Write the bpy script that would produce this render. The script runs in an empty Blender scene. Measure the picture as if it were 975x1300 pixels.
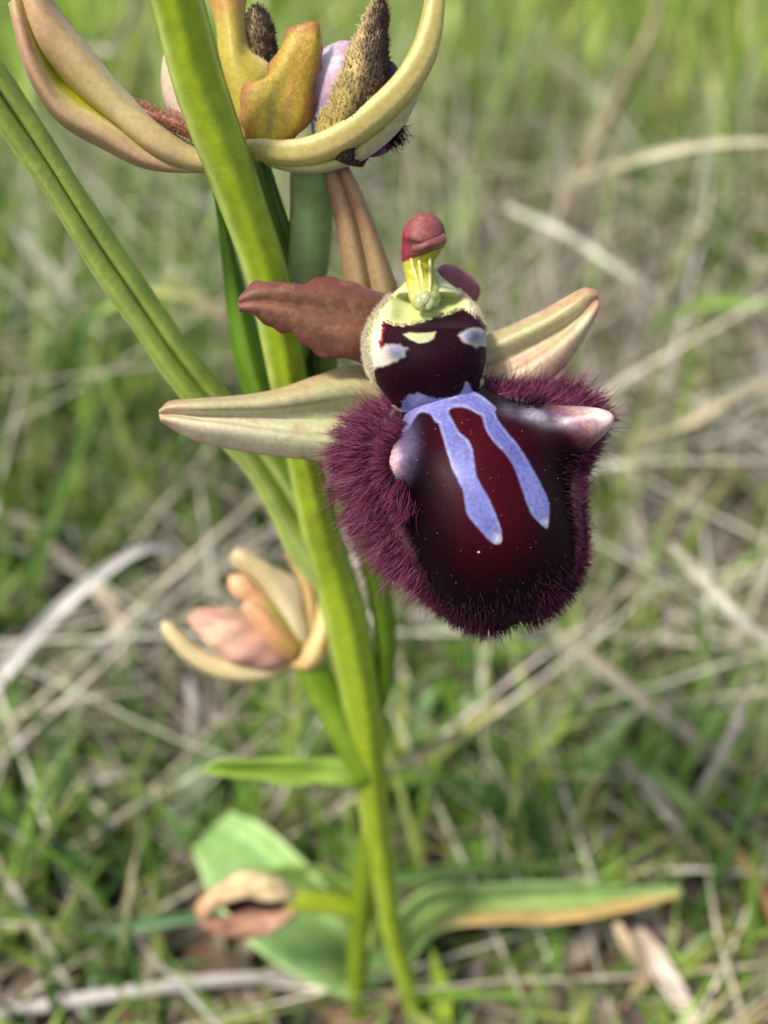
import bpy, math, random
import numpy as np
from mathutils import Vector

random.seed(7)
R = np.random.default_rng(11)
SC = bpy.context.scene
COL = SC.collection
SC.unit_settings.system = 'METRIC'
SC.unit_settings.scale_length = 0.01          # one unit is one centimetre: this is a close-up of a small flower

# ------------------------------------------------------------------ camera
F = 1126.0                                     # focal length in photograph pixels (975 x 1300)
PITCH = math.radians(38.0)
CAMH = 10.5                                    # camera height above the ground, cm
cam = bpy.data.cameras.new('camera')
cam.sensor_fit = 'VERTICAL'
cam.sensor_height = 240.0
cam.lens = 240.0 * F / 1300.0
cam.clip_start = 0.05
cam.clip_end = 20000.0
cam.dof.use_dof = True
cam.dof.focus_distance = 4.8
cam.dof.aperture_fstop = cam.lens * 1e-3 / 0.145
cam.dof.aperture_blades = 0
camo = bpy.data.objects.new('camera', cam)
camo.location = (0, 0, CAMH)
camo.rotation_euler = (math.pi / 2 - PITCH, 0, 0)
COL.objects.link(camo)
SC.camera = camo

# ------------------------------------------------------------------ world, sun, exposure
SUN_EL = math.radians(58.0)
SUN_AZ = math.radians(242.0)                   # compass direction the light comes from, clockwise from +Y
world = bpy.data.worlds.new('World')
SC.world = world
world.use_nodes = True
nt = world.node_tree
bg = nt.nodes['Background']
sky = nt.nodes.new('ShaderNodeTexSky')
sky.sky_type = 'NISHITA'
sky.sun_disc = False
sky.sun_elevation = SUN_EL
sky.sun_rotation = SUN_AZ
sky.air_density = 1.0
sky.dust_density = 3.0
sky.ozone_density = 1.0
nt.links.new(sky.outputs[0], bg.inputs[0])
bg.inputs[1].default_value = 0.15
sl = bpy.data.lights.new('sun', 'SUN')
sl.energy = 3.1
sl.angle = math.radians(9.0)
sl.color = (1.0, 0.955, 0.89)
so = bpy.data.objects.new('sun', sl)
sdir = Vector((math.sin(SUN_AZ) * math.cos(SUN_EL), math.cos(SUN_AZ) * math.cos(SUN_EL), math.sin(SUN_EL)))
so.rotation_euler = (-sdir).to_track_quat('-Z', 'Y').to_euler()
so.location = sdir * 300
COL.objects.link(so)
SC.view_settings.view_transform = 'Standard'
SC.view_settings.look = 'None'
SC.view_settings.exposure = 0.84
SC.view_settings.gamma = 1.0
SC.view_settings.use_curve_mapping = False
SC.cycles.use_denoising = True
SC.cycles.use_adaptive_sampling = True
SC.cycles.adaptive_threshold = 0.02
SC.cycles.max_bounces = 4
SC.cycles.diffuse_bounces = 2
SC.cycles.glossy_bounces = 2
SC.cycles.transmission_bounces = 3
SC.cycles.transparent_max_bounces = 4

# ------------------------------------------------------------------ maths helpers
CP, SP = math.cos(PITCH), math.sin(PITCH)
CAM = np.array([0, 0, CAMH])
RIGHT = np.array([1.0, 0, 0]); UP = np.array([0, SP, CP]); FWD = np.array([0, CP, -SP])


def W(p):
    """(photo x, photo y, distance along the view axis in cm) -> world point"""
    p = np.asarray(p, float)
    d = p[..., 2:3]
    return CAM + RIGHT * ((p[..., 0:1] - 487.5) / F * d) + UP * ((650 - p[..., 1:2]) / F * d) + FWD * d


def proj(P):
    q = np.asarray(P, float) - CAM
    d = q @ FWD
    return np.stack([487.5 + (q @ RIGHT) / d * F, 650 - (q @ UP) / d * F, d], -1)


def GD(px, py, h):
    """depth at which the ray through a photo point is h cm above the ground"""
    k = UP[2] * (650 - py) / F + FWD[2]
    return (h - CAMH) / k


def cr(pts, n):
    """Catmull-Rom through pts (M,k), n samples by chord length"""
    p = np.asarray(pts, float)
    if len(p) == 2:
        t = np.linspace(0, 1, n)[:, None]
        return p[0] * (1 - t) + p[1] * t
    seg = np.linalg.norm(np.diff(p[:, :2], axis=0), axis=1) + 1e-6
    s = np.concatenate([[0], np.cumsum(seg)]); s /= s[-1]
    m = np.zeros_like(p)
    m[1:-1] = (p[2:] - p[:-2]) / (s[2:] - s[:-2])[:, None]
    m[0] = (p[1] - p[0]) / (s[1] - s[0]); m[-1] = (p[-1] - p[-2]) / (s[-1] - s[-2])
    t = np.linspace(0, 1, n)
    i = np.clip(np.searchsorted(s, t, side='right') - 1, 0, len(p) - 2)
    h = (s[i + 1] - s[i]); x = (t - s[i]) / h
    x = x[:, None]; h = h[:, None]
    return ((2*x**3 - 3*x**2 + 1) * p[i] + (x**3 - 2*x**2 + x) * h * m[i] + (-2*x**3 + 3*x**2) * p[i+1] + (x**3 - x**2) * h * m[i+1])


def cr_uniform(rows, n):
    """interpolate across rows: rows (M,N,k) -> (n,N,k)"""
    rows = np.asarray(rows, float); M = len(rows)
    if M == 2:
        t = np.linspace(0, 1, n)[:, None, None]
        return rows[0] * (1 - t) + rows[1] * t
    t = np.linspace(0, M - 1, n); i = np.clip(t.astype(int), 0, M - 2); x = (t - i)[:, None, None]
    m = np.zeros_like(rows)
    m[1:-1] = (rows[2:] - rows[:-2]) / 2; m[0] = rows[1] - rows[0]; m[-1] = rows[-1] - rows[-2]
    return ((2*x**3 - 3*x**2 + 1) * rows[i] + (x**3 - 2*x**2 + x) * m[i] + (-2*x**3 + 3*x**2) * rows[i+1] + (x**3 - x**2) * m[i+1])


def sn(P, freq, seed=0, oct=3):
    """smooth pseudo-noise in about -1..1 at points P (...,k)"""
    r = np.random.default_rng(seed + 100)
    P = np.asarray(P, float); k = P.shape[-1]
    out = np.zeros(P.shape[:-1]); amp = 1.0; tot = 0
    for o in range(oct):
        v = np.zeros(P.shape[:-1])
        for j in range(5):
            d = r.normal(size=k); d /= np.linalg.norm(d)
            v += np.sin((P @ d) * freq * r.uniform(.7, 1.4) + r.uniform(0, 6.28))
        out += amp * v / 2.6; tot += amp
        amp *= .5; freq *= 2.1
    return out / tot


def sm(a, b, x):
    t = np.clip((x - a) / (b - a), 0, 1)
    return t * t * (3 - 2 * t)


def lin(r, g, b):
    c = np.array([r, g, b], float) / 255
    return np.where(c <= .04045, c / 12.92, ((c + .055) / 1.055) ** 2.4)


def mix(a, b, t):
    t = np.asarray(t)[..., None]
    return np.asarray(a) * (1 - t) + np.asarray(b) * t


def ramp(x, stops):
    """stops: [(pos, rgb lin)]"""
    x = np.asarray(x, float)
    xs = [s[0] for s in stops]
    return np.stack([np.interp(x, xs, [s[1][k] for s in stops]) for k in range(3)], -1)


def sdf(px, py, poly):
    """signed distance to a polygon, negative inside"""
    P = np.stack([px, py], -1)
    best = np.full(px.shape, 1e9); inside = np.zeros(px.shape, bool)
    n = len(poly)
    for i in range(n):
        a = np.array(poly[i], float); b = np.array(poly[(i + 1) % n], float)
        e = b - a
        w = P - a
        t = np.clip((w @ e) / (e @ e), 0, 1)
        best = np.minimum(best, np.linalg.norm(w - t[..., None] * e, axis=-1))
        c1 = (a[1] > py) != (b[1] > py)
        with np.errstate(divide='ignore', invalid='ignore'):
            xc = (b[0] - a[0]) * (py - a[1]) / (b[1] - a[1] if b[1] != a[1] else 1e-9) + a[0]
        inside ^= c1 & (px < xc)
    return np.where(inside, -best, best)


# ------------------------------------------------------------------ object helpers
def mesh_obj(name, V, Fq, mat, parent=None, color=None, smooth=True, tris=None):
    V = np.ascontiguousarray(V, np.float32).reshape(-1, 3)
    me = bpy.data.meshes.new(name)
    Fq = np.asarray(Fq, np.int32).reshape(-1, 4) if Fq is not None and len(Fq) else np.zeros((0, 4), np.int32)
    tris = np.asarray(tris, np.int32).reshape(-1, 3) if tris is not None and len(tris) else np.zeros((0, 3), np.int32)
    loops = np.concatenate([Fq.ravel(), tris.ravel()])
    nf = len(Fq) + len(tris)
    me.vertices.add(len(V)); me.vertices.foreach_set('co', V.ravel())
    me.loops.add(len(loops)); me.loops.foreach_set('vertex_index', loops)
    me.polygons.add(nf)
    st = np.concatenate([np.arange(len(Fq)) * 4, len(Fq) * 4 + np.arange(len(tris)) * 3]).astype(np.int32)
    me.polygons.foreach_set('loop_start', st)
    me.polygons.foreach_set('use_smooth', np.full(nf, smooth))
    me.update(calc_edges=True)
    if color is not None:
        c = np.ones((len(V), 4), np.float32); c[:, :3] = np.clip(np.asarray(color).reshape(-1, 3), 0, 1)
        at = me.attributes.new('Col', 'FLOAT_COLOR', 'POINT'); at.data.foreach_set('color', c.ravel())
    me.materials.append(mat)
    o = bpy.data.objects.new(name, me); COL.objects.link(o)
    if parent is not None:
        o.parent = parent
        o.matrix_parent_inverse = parent_world(parent).inverted()
    return o


def parent_world(p):
    from mathutils import Matrix
    m = Matrix.Translation(p.location)
    return (parent_world(p.parent) @ p.matrix_parent_inverse @ m) if p.parent else m


def empty(name, loc, parent=None):
    o = bpy.data.objects.new(name, None); o.location = Vector([float(x) for x in loc]); o.empty_display_size = .2
    COL.objects.link(o)
    if parent is not None:
        o.parent = parent; o.matrix_parent_inverse = parent_world(parent).inverted()
    return o


def tag(o, label=None, cat=None, group=None, kind=None):
    if label: o['label'] = label
    if cat: o['category'] = cat
    if group: o['group'] = group
    if kind: o['kind'] = kind
    return o


def grid_quads(nu, nv, off=0, wrap=False):
    i = np.arange(nu - 1)[:, None]; j = np.arange(nv if wrap else nv - 1)[None, :]
    j2 = (j + 1) % nv
    a = i * nv + j; b = i * nv + j2; c = (i + 1) * nv + j2; d = (i + 1) * nv + j
    return np.stack([a, b, c, d], -1).reshape(-1, 4) + off


def normals(G):
    du = np.gradient(G, axis=0); dv = np.gradient(G, axis=1)
    n = np.cross(du, dv)
    return n / (np.linalg.norm(n, axis=-1, keepdims=True) + 1e-9)


def sheet(name, rows, mat, parent, colf, thick=.03, nu=60, nv=24, jag=0, jagf=40, rough=0, rfreq=6, seed=0, ret=False, vein=0):
    """A petal, sepal or leaf: rows are its length-wise curves (edge .. edge) of (x, y, depth); real thickness, rounded rims."""
    rr = [cr(r, nu) for r in rows]
    G = cr_uniform(rr, nv)                 # (nv, nu, 3) pixel + depth
    G = np.transpose(G, (1, 0, 2))
    u = np.linspace(0, 1, nu)[:, None] * np.ones((1, nv)); v = np.ones((nu, 1)) * np.linspace(0, 1, nv)[None]
    P = W(G)
    if jag:
        dv = np.gradient(P, axis=1); dv /= np.linalg.norm(dv, axis=-1, keepdims=True) + 1e-9
        e = (2 * v - 1)
        nz = sn(np.stack([u * jagf, np.sign(e) * 7 + 0 * u], -1), 1, seed, 2)
        P = P + dv * (np.sign(e) * np.abs(e) ** 4 * nz * jag)[..., None]
    N = normals(P)
    if rough:
        P = P + N * (sn(P, rfreq, seed + 5, 3) * rough)[..., None]
    if vein:
        P = P + N * (np.sin(v * math.pi * 2 * 7 + 2 * u) * vein * np.sin(np.pi * v))[..., None]
    t = thick * (1 - .75 * np.abs(2 * v - 1) ** 4) * (1 - .6 * np.abs(2 * u - 1) ** 10)
    # face the camera with the front
    A = P + N * (t / 2)[..., None]; B = P - N * (t / 2)[..., None]
    n = nu * nv
    q = [grid_quads(nu, nv), grid_quads(nu, nv, n)[:, ::-1]]
    bl = np.concatenate([np.arange(nv), np.arange(1, nu) * nv + nv - 1, (nu - 1) * nv + np.arange(nv - 2, -1, -1), np.arange(nu - 2, 0, -1) * nv])
    b2 = np.roll(bl, -1)
    q.append(np.stack([b2, bl, bl + n, b2 + n], -1))
    c = colf(u, v, G[..., 0], G[..., 1], P)
    c = np.broadcast_to(c, (nu, nv, 3)).reshape(-1, 3)
    o = mesh_obj(name, np.concatenate([A.reshape(-1, 3), B.reshape(-1, 3)]), np.concatenate(q), mat, parent, np.concatenate([c, c]))
    return (o, P, N) if ret else o


def tube(name, pts, mat, parent, colf, n=60, m=24, shape=None, ret=False):
    """pts (x, y, depth, radius in photo px); shape(u, ang) multiplies the radius"""
    c = cr(pts, n)
    C = W(c[:, :3]); r = c[:, 3] * c[:, 2] / F
    T = np.gradient(C, axis=0); T /= np.linalg.norm(T, axis=1, keepdims=True)
    ref = -FWD
    A = ref - T * (T @ ref)[:, None]; A /= np.linalg.norm(A, axis=1, keepdims=True)
    Bn = np.cross(T, A)
    ang = np.linspace(0, 2 * math.pi, m, endpoint=False)
    u = np.linspace(0, 1, n)[:, None] * np.ones((1, m)); a = np.ones((n, 1)) * ang[None]
    k = shape(u, a) if shape else np.ones_like(u)
    P = C[:, None] + (A[:, None] * np.cos(a)[..., None] + Bn[:, None] * np.sin(a)[..., None]) * (r[:, None] * k)[..., None]
    V = np.concatenate([P.reshape(-1, 3), C[:1], C[-1:]])
    q = grid_quads(n, m, 0, True)
    tr = [[(j + 1) % m, j, n * m] for j in range(m)] + [[(n - 1) * m + j, (n - 1) * m + (j + 1) % m, n * m + 1] for j in range(m)]
    col = np.broadcast_to(colf(u, a, P), (n, m, 3)).reshape(-1, 3)
    col = np.concatenate([col, col[:1], col[-1:]])
    o = mesh_obj(name, V, q, mat, parent, col, tris=tr)
    return (o, P) if ret else o


def strands(name, roots, dirs, length, rad, mat, parent, c0, c1, bend=.3, droop=0.0, k=5, curl=None, kind='stuff'):
    """hairs: three-sided tapering tubes, one mesh"""
    N = len(roots); dirs = dirs / (np.linalg.norm(dirs, axis=1, keepdims=True) + 1e-9)
    side = np.cross(dirs, R.normal(size=(N, 3))); side /= np.linalg.norm(side, axis=1, keepdims=True) + 1e-9
    s2 = np.cross(dirs, side)
    length = np.broadcast_to(length, (N,)); bd = R.normal(size=N) * bend
    t = np.linspace(0, 1, k)
    P = roots[:, None] + dirs[:, None] * (t[None, :, None] * length[:, None, None]) \
        + side[:, None] * ((t ** 2)[None, :, None] * (length * bd)[:, None, None])
    P[..., 2] -= (t ** 2)[None] * (length * droop)[:, None]
    rr = rad * (1 - .85 * t ** 1.5)
    V = np.zeros((N, k, 3, 3))
    for j in range(3):
        an = j * 2.094
        V[:, :, j] = P + (side[:, None] * math.cos(an) + s2[:, None] * math.sin(an)) * rr[None, :, None]
    base = (np.arange(N) * k * 3)[:, None, None]
    i = np.arange(k - 1)[None, :, None]; j = np.arange(3)[None, None, :]; j2 = (j + 1) % 3
    q = np.stack([base + i*3 + j, base + i*3 + j2, base + (i+1)*3 + j2, base + (i+1)*3 + j], -1).reshape(-1, 4)
    c0 = np.broadcast_to(c0, (N, 3)); c1 = np.broadcast_to(c1, (N, 3))
    col = c0[:, None, None] * (1 - t[None, :, None, None]) + c1[:, None, None] * t[None, :, None, None]
    col = np.broadcast_to(col * R.uniform(.7, 1.3, (N, 1, 1, 1)), V.shape)
    o = mesh_obj(name, V, q, mat, parent, col)
    if kind: o['kind'] = kind
    return o


# ------------------------------------------------------------------ materials
def tissue(name, rough=.5, spec=.4, trans=.25, var=.25, nscale=6., bscale=40., bump=.15, sheen=0., coat=0., sss=0., fine=120., sheen_tint=(1, 1, 1), tboost=1.0):
    m = bpy.data.materials.new(name); m.use_nodes = True
    t = m.node_tree; t.nodes.clear(); L = t.links.new
    out = t.nodes.new('ShaderNodeOutputMaterial')
    pr = t.nodes.new('ShaderNodeBsdfPrincipled')
    at = t.nodes.new('ShaderNodeAttribute'); at.attribute_name = 'Col'
    tc = t.nodes.new('ShaderNodeTexCoord')
    nz = t.nodes.new('ShaderNodeTexNoise'); nz.inputs['Scale'].default_value = nscale; nz.inputs['Detail'].default_value = 3
    L(tc.outputs['Object'], nz.inputs['Vector'])
    mr = t.nodes.new('ShaderNodeMapRange'); mr.inputs[1].default_value = .3; mr.inputs[2].default_value = .7
    mr.inputs[3].default_value = 1 - var; mr.inputs[4].default_value = 1 + var
    L(nz.outputs[0], mr.inputs[0])
    mu = t.nodes.new('ShaderNodeVectorMath'); mu.operation = 'SCALE'
    L(at.outputs['Color'], mu.inputs[0]); L(mr.outputs[0], mu.inputs['Scale'])
    L(mu.outputs[0], pr.inputs['Base Color'])
    pr.inputs['Roughness'].default_value = rough
    pr.inputs['Specular IOR Level'].default_value = spec
    pr.inputs['Sheen Weight'].default_value = sheen
    pr.inputs['Sheen Roughness'].default_value = .4
    pr.inputs['Sheen Tint'].default_value = (*sheen_tint, 1)
    pr.inputs['Coat Weight'].default_value = coat
    pr.inputs['Coat Roughness'].default_value = .3
    if sss:
        pr.inputs['Subsurface Weight'].default_value = sss
        pr.inputs['Subsurface Radius'].default_value = (.06, .05, .03)
        pr.inputs['Subsurface Scale'].default_value = 1.0
    if bump:
        b1 = t.nodes.new('ShaderNodeTexNoise'); b1.inputs['Scale'].default_value = bscale; b1.inputs['Detail'].default_value = 2
        b2 = t.nodes.new('ShaderNodeTexVoronoi'); b2.inputs['Scale'].default_value = fine
        L(tc.outputs['Object'], b1.inputs['Vector']); L(tc.outputs['Object'], b2.inputs['Vector'])
        ad = t.nodes.new('ShaderNodeMath'); ad.operation = 'MULTIPLY_ADD'; ad.inputs[1].default_value = .35
        L(b2.outputs['Distance'], ad.inputs[0]); L(b1.outputs[0], ad.inputs[2])
        bp = t.nodes.new('ShaderNodeBump'); bp.inputs['Strength'].default_value = bump; bp.inputs['Distance'].default_value = .02
        L(ad.outputs[0], bp.inputs['Height']); L(bp.outputs[0], pr.inputs['Normal'])
    if trans:
        tl = t.nodes.new('ShaderNodeBsdfTranslucent')
        if tboost != 1:
            sc = t.nodes.new('ShaderNodeVectorMath'); sc.operation = 'SCALE'; sc.inputs['Scale'].default_value = tboost
            L(mu.outputs[0], sc.inputs[0]); L(sc.outputs[0], tl.inputs[0])
        else:
            L(mu.outputs[0], tl.inputs[0])
        mx = t.nodes.new('ShaderNodeMixShader'); mx.inputs[0].default_value = trans
        L(pr.outputs[0], mx.inputs[1]); L(tl.outputs[0], mx.inputs[2]); L(mx.outputs[0], out.inputs[0])
    else:
        L(pr.outputs[0], out.inputs[0])
    return m


M_stem = tissue('stem_tissue', rough=.4, spec=.45, trans=.34, var=.16, nscale=9, bscale=40, bump=.12, fine=90)
M_leaf = tissue('leaf_tissue', rough=.45, spec=.4, trans=.45, var=.16, nscale=5, bscale=26, bump=.2, fine=70)
M_sepal = tissue('sepal_tissue', rough=.42, spec=.45, trans=.33, var=.12, nscale=30, bscale=70, bump=.16, fine=150, sheen=.1)
M_petal = tissue('petal_tissue', rough=.5, spec=.4, trans=.25, var=.2, nscale=34, bscale=80, bump=.2, fine=170, sheen=.2, sheen_tint=(1, .8, .8))
M_lip = tissue('lip_velvet', rough=.4, spec=.1, trans=0, var=.28, nscale=45, bscale=110, bump=.1, fine=220, sheen=.01, sheen_tint=(.8, .5, .6))
M_head = tissue('lip_base_velvet', rough=.62, spec=.08, trans=0, var=.08, nscale=40, bscale=90, bump=.25, fine=200, sheen=.02)
M_hair = tissue('hair', rough=.42, spec=.2, trans=.3, var=.1, nscale=3, bump=0)
M_column = tissue('column_tissue', rough=.46, spec=.3, trans=.15, var=.25, nscale=30, bscale=70, bump=.3, fine=130)
M_wither = tissue('withered_tissue', rough=.7, spec=.25, trans=.2, var=.35, nscale=9, bscale=30, bump=.5, fine=50)
M_grass = tissue('grass_blade', rough=.42, spec=.45, trans=.36, var=.25, nscale=1.2, bump=0)
M_straw = tissue('dry_straw', rough=.55, spec=.35, trans=.15, var=.3, nscale=1.6, bump=0)
M_speck = tissue('pollen_grain', rough=.6, spec=.3, trans=0, var=.1, bump=0)

_t = M_lip.node_tree; _p = next(n for n in _t.nodes if n.type == 'BSDF_PRINCIPLED')
_a = _t.nodes.new('ShaderNodeAttribute'); _a.attribute_name = 'Gloss'
_m = _t.nodes.new('ShaderNodeMapRange'); _m.inputs[3].default_value = .1; _m.inputs[4].default_value = .75
_r = _t.nodes.new('ShaderNodeMapRange'); _r.inputs[3].default_value = .42; _r.inputs[4].default_value = .3
_t.links.new(_a.outputs['Fac'], _m.inputs[0]); _t.links.new(_a.outputs['Fac'], _r.inputs[0])
_t.links.new(_m.outputs[0], _p.inputs['Specular IOR Level']); _t.links.new(_r.outputs[0], _p.inputs['Roughness'])

drop = bpy.data.materials.new('stigma_gel'); drop.use_nodes = True
p_ = drop.node_tree.nodes['Principled BSDF']
n_ = drop.node_tree.nodes.new('ShaderNodeTexNoise'); n_.inputs['Scale'].default_value = 20
r_ = drop.node_tree.nodes.new('ShaderNodeValToRGB')
r_.color_ramp.elements[0].color = (.45, .5, .2, 1); r_.color_ramp.elements[1].color = (.6, .62, .32, 1)
drop.node_tree.links.new(n_.outputs[0], r_.inputs[0]); drop.node_tree.links.new(r_.outputs[0], p_.inputs['Base Color'])
p_.inputs['Roughness'].default_value = .12; p_.inputs['Transmission Weight'].default_value = .5; p_.inputs['IOR'].default_value = 1.36

soil = bpy.data.materials.new('soil_litter'); soil.use_nodes = True
t = soil.node_tree; L = t.links.new; pr = t.nodes['Principled BSDF']
tc = t.nodes.new('ShaderNodeTexCoord')
n1 = t.nodes.new('ShaderNodeTexNoise'); n1.inputs['Scale'].default_value = .45; n1.inputs['Detail'].default_value = 9; n1.inputs['Roughness'].default_value = .7
n2 = t.nodes.new('ShaderNodeTexNoise'); n2.inputs['Scale'].default_value = 5; n2.inputs['Detail'].default_value = 8
for n in (n1, n2): L(tc.outputs['Object'], n.inputs['Vector'])
cr1 = t.nodes.new('ShaderNodeValToRGB')
e = cr1.color_ramp.elements
e[0].position = .3; e[0].color = (.025, .018, .014, 1); e[1].position = .75; e[1].color = (.14, .108, .076, 1)
x = e.new(.5); x.color = (.062, .047, .035, 1)
ad = t.nodes.new('ShaderNodeMath'); ad.operation = 'MULTIPLY_ADD'; ad.inputs[1].default_value = .4
L(n2.outputs[0], ad.inputs[0]); 
ml = t.nodes.new('ShaderNodeMath'); ml.operation = 'MULTIPLY'; ml.inputs[1].default_value = .62
L(n1.outputs[0], ml.inputs[0]); L(ml.outputs[0], ad.inputs[2]); L(ad.outputs[0], cr1.inputs[0]); L(cr1.outputs[0], pr.inputs['Base Color'])
pr.inputs['Roughness'].default_value = .9
bp = t.nodes.new('ShaderNodeBump'); bp.inputs['Strength'].default_value = .8; bp.inputs['Distance'].default_value = .25
L(n2.outputs[0], bp.inputs['Height']); L(bp.outputs[0], pr.inputs['Normal'])


# ------------------------------------------------------------------ ground
def ground_z(x, y):
    P = np.stack([x, y], -1)
    far = sm(12, 40, np.hypot(x, y - 4))
    return (sn(P, .35, 3, 3) * .25 + sn(P, .06, 4, 2) * 1.6 * far + np.maximum(0, y - 60) * .012) * sm(0, 3, np.hypot(x, y - 4.3)) - .02


xs = np.sign(np.linspace(-1, 1, 141)) * np.abs(np.linspace(-1, 1, 141)) ** 4 * 9000
xs = xs + np.linspace(-60, 60, 141)
X, Y = np.meshgrid(xs, xs + 25, indexing='ij')
Z = np.where(np.hypot(X, Y) < 400, ground_z(X, Y), ground_z(X * 400 / np.maximum(np.hypot(X, Y), 400), Y * 400 / np.maximum(np.hypot(X, Y), 400)))
g = mesh_obj('ground', np.stack([X, Y, Z], -1), grid_quads(141, 141), soil)
tag(g, kind='structure')

# ------------------------------------------------------------------ background grass (uncountable: one object per kind)
G1, G2, G3, G4 = lin(98, 130, 42), lin(132, 158, 62), lin(66, 102, 40), lin(160, 172, 84)
S1, S2, S3, S4 = lin(174, 164, 144), lin(128, 115, 98), lin(204, 196, 176), lin(88, 76, 64)


def blades(name, base, height, width, az, lean, curve, cols, mat, tipcol=None, k=7, twist=0., keep_depth=8.6, mind=None):
    """arching strips with a folded cross-section; rejects what would stand between the camera and the orchid"""
    N = len(base); t = np.linspace(0, 1, k)
    ang = lean[:, None] + curve[:, None] * t[None] ** 1.3
    ds = height[:, None] / (k - 1)
    hx = np.concatenate([np.zeros((N, 1)), np.cumsum(np.sin(ang[:, :-1]) * ds, 1)], 1)
    hz = np.concatenate([np.zeros((N, 1)), np.cumsum(np.cos(ang[:, :-1]) * ds, 1)], 1)
    D = np.stack([np.cos(az), np.sin(az)], -1)
    C = np.zeros((N, k, 3))
    wob = sn(np.stack([t[None] * 4 + 0 * hx, np.arange(N)[:, None] * 3.7 + 0 * hx], -1), 1, 9, 2) * .05 * height[:, None] * t[None]
    C[..., 0] = base[:, None, 0] + D[:, None, 0] * hx - D[:, None, 1] * wob
    C[..., 1] = base[:, None, 1] + D[:, None, 1] * hx + D[:, None, 0] * wob
    C[..., 2] = base[:, None, 2] + hz
    q = C - CAM; dep = q @ FWD
    px = 487.5 + (q @ RIGHT) / np.maximum(dep, .1) * F; py = 650 - (q @ UP) / np.maximum(dep, .1) * F
    inview = (px > -350) & (px < 1325) & (py > -300) & (py < 1700)
    bad = ((dep < keep_depth) & inview).any(1) | (np.linalg.norm(q, axis=-1) < 6).any(1)
    bad |= ((px > 225) & (px < 885) & (py > 1035) & (py < 1235) & (dep < 10.3) & (C[..., 2] > .75)).any(1)     # nothing stands in front of the rosette
    ok = ~bad
    C = C[ok]; az = az[ok]; width = width[ok]; cols = cols[ok]; N = len(C)
    tp = tipcol[ok] if tipcol is not None else cols
    th = az + math.pi / 2 + (R.uniform(-1, 1, N) * twist if twist else 0)
    S = np.stack([np.cos(th), np.sin(th), np.zeros(N)], -1)
    wt = (np.minimum(1, .55 + 1.6 * t) * (1 - t ** 2.2) + .04)
    hw = width[:, None] * wt[None] / 2
    V = np.zeros((N, k, 3, 3))
    upv = np.array([0, 0, 1.])
    V[:, :, 0] = C - S[:, None] * hw[..., None]
    V[:, :, 1] = C - upv * (hw * .35)[..., None] * 1.0 + np.concatenate([-D[ok], np.zeros((N, 1))], 1)[:, None] * (hw * .3)[..., None]
    V[:, :, 2] = C + S[:, None] * hw[..., None]
    b = (np.arange(N) * k * 3)[:, None, None]; i = np.arange(k - 1)[None, :, None]; j = np.arange(2)[None, None, :]
    qd = np.stack([b + i*3 + j, b + i*3 + j + 1, b + (i+1)*3 + j + 1, b + (i+1)*3 + j], -1).reshape(-1, 4)
    col = cols[:, None] * (1 - t[None, :, None] ** 2) + tp[:, None] * t[None, :, None] ** 2
    col = np.broadcast_to(col[:, :, None], V.shape)
    return V.reshape(-1, 3), qd, col.reshape(-1, 3)


def scatter(n, y0, y1, spread=.62, pad=4, power=1.0):
    y = y0 + (y1 - y0) * R.uniform(0, 1, n) ** power
    x = R.uniform(-1, 1, n) * (pad + spread * np.maximum(y, 0))
    return np.stack([x, y, ground_z(x, y)], -1)


def pick(cols, n, w=None, jit=.18):
    c = np.array(cols)[R.choice(len(cols), n, p=w)]
    return np.clip(c * R.uniform(1 - jit, 1 + jit, (n, 1)) * R.uniform(.94, 1.06, (n, 3)), 0, 1)


def join_stuff(name, parts, mat, label, cat):
    Vs, Qs, Cs = [], [], []; off = 0
    for V, q, c in parts:
        Vs.append(V); Qs.append(q + off); Cs.append(c); off += len(V)
    o = mesh_obj(name, np.concatenate(Vs), np.concatenate(Qs), mat, None, np.concatenate(Cs))
    return tag(o, label, cat, kind='stuff')


def patch(b):
    """patchy growth: 0 = bare litter, 1 = lush"""
    q = sn(b[:, :2], .22, 21, 2) * .75 + .5
    bare = np.exp(-(((b[:, 0] + 2.8) / 3.6) ** 2 + ((b[:, 1] - 11) / 5.0) ** 2))
    return np.clip(q + .25 * sm(14, 40, b[:, 1]) - .8 * bare, 0, 1)


def grass_set(n, y0, y1, hlo, hhi, wlo, whi, pw, colors, w, tip=None, lean=(.03, .55), curve=(.05, 1.1), dens=True):
    b = scatter(n, y0, y1, power=pw)
    if dens:
        b = b[R.uniform(0, 1, len(b)) < .08 + .95 * patch(b)]
    n = len(b)
    cols = pick(colors, n, w)
    tp = cols * R.uniform(.9, 1.15, (n, 1))
    m = R.uniform(0, 1, n) < .22
    tp[m] = pick([lin(185, 165, 105), lin(170, 150, 110)], m.sum())
    return blades('x', b, R.uniform(hlo, hhi, n), R.uniform(wlo, whi, n), R.uniform(0, 6.28, n), R.uniform(*lean, n), R.uniform(*curve, n), cols, None, tp)


H1, H2, H3, H4 = lin(140, 172, 56), lin(170, 196, 78), lin(96, 134, 46), lin(196, 200, 112)
GP = [grass_set(3000, 3.0, 9, .5, 2.4, .04, .12, 1.0, [G1, G2, G3, G4], [.35, .25, .3, .1], lean=(.1, 1.1)),
      grass_set(4200, 4.6, 17, .8, 3.2, .04, .13, 1.0, [G1, G2, G3, G4], [.35, .25, .3, .1]),
      grass_set(6400, 10, 40, 2, 7.0, .05, .17, .9, [G1, G2, G3, G4], [.3, .3, .25, .15]),
      grass_set(8500, 24, 110, 6, 17, .12, .34, .8, [H1, H2, H3, H4], [.3, .35, .15, .2]),
      grass_set(4500, 80, 330, 12, 30, .4, 1.1, .8, [H1, H2, H3, H4], [.3, .35, .15, .2])]
join_stuff('green_grass', GP, M_grass, 'tangled green meadow grass filling the blurred background', 'grass')


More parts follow.
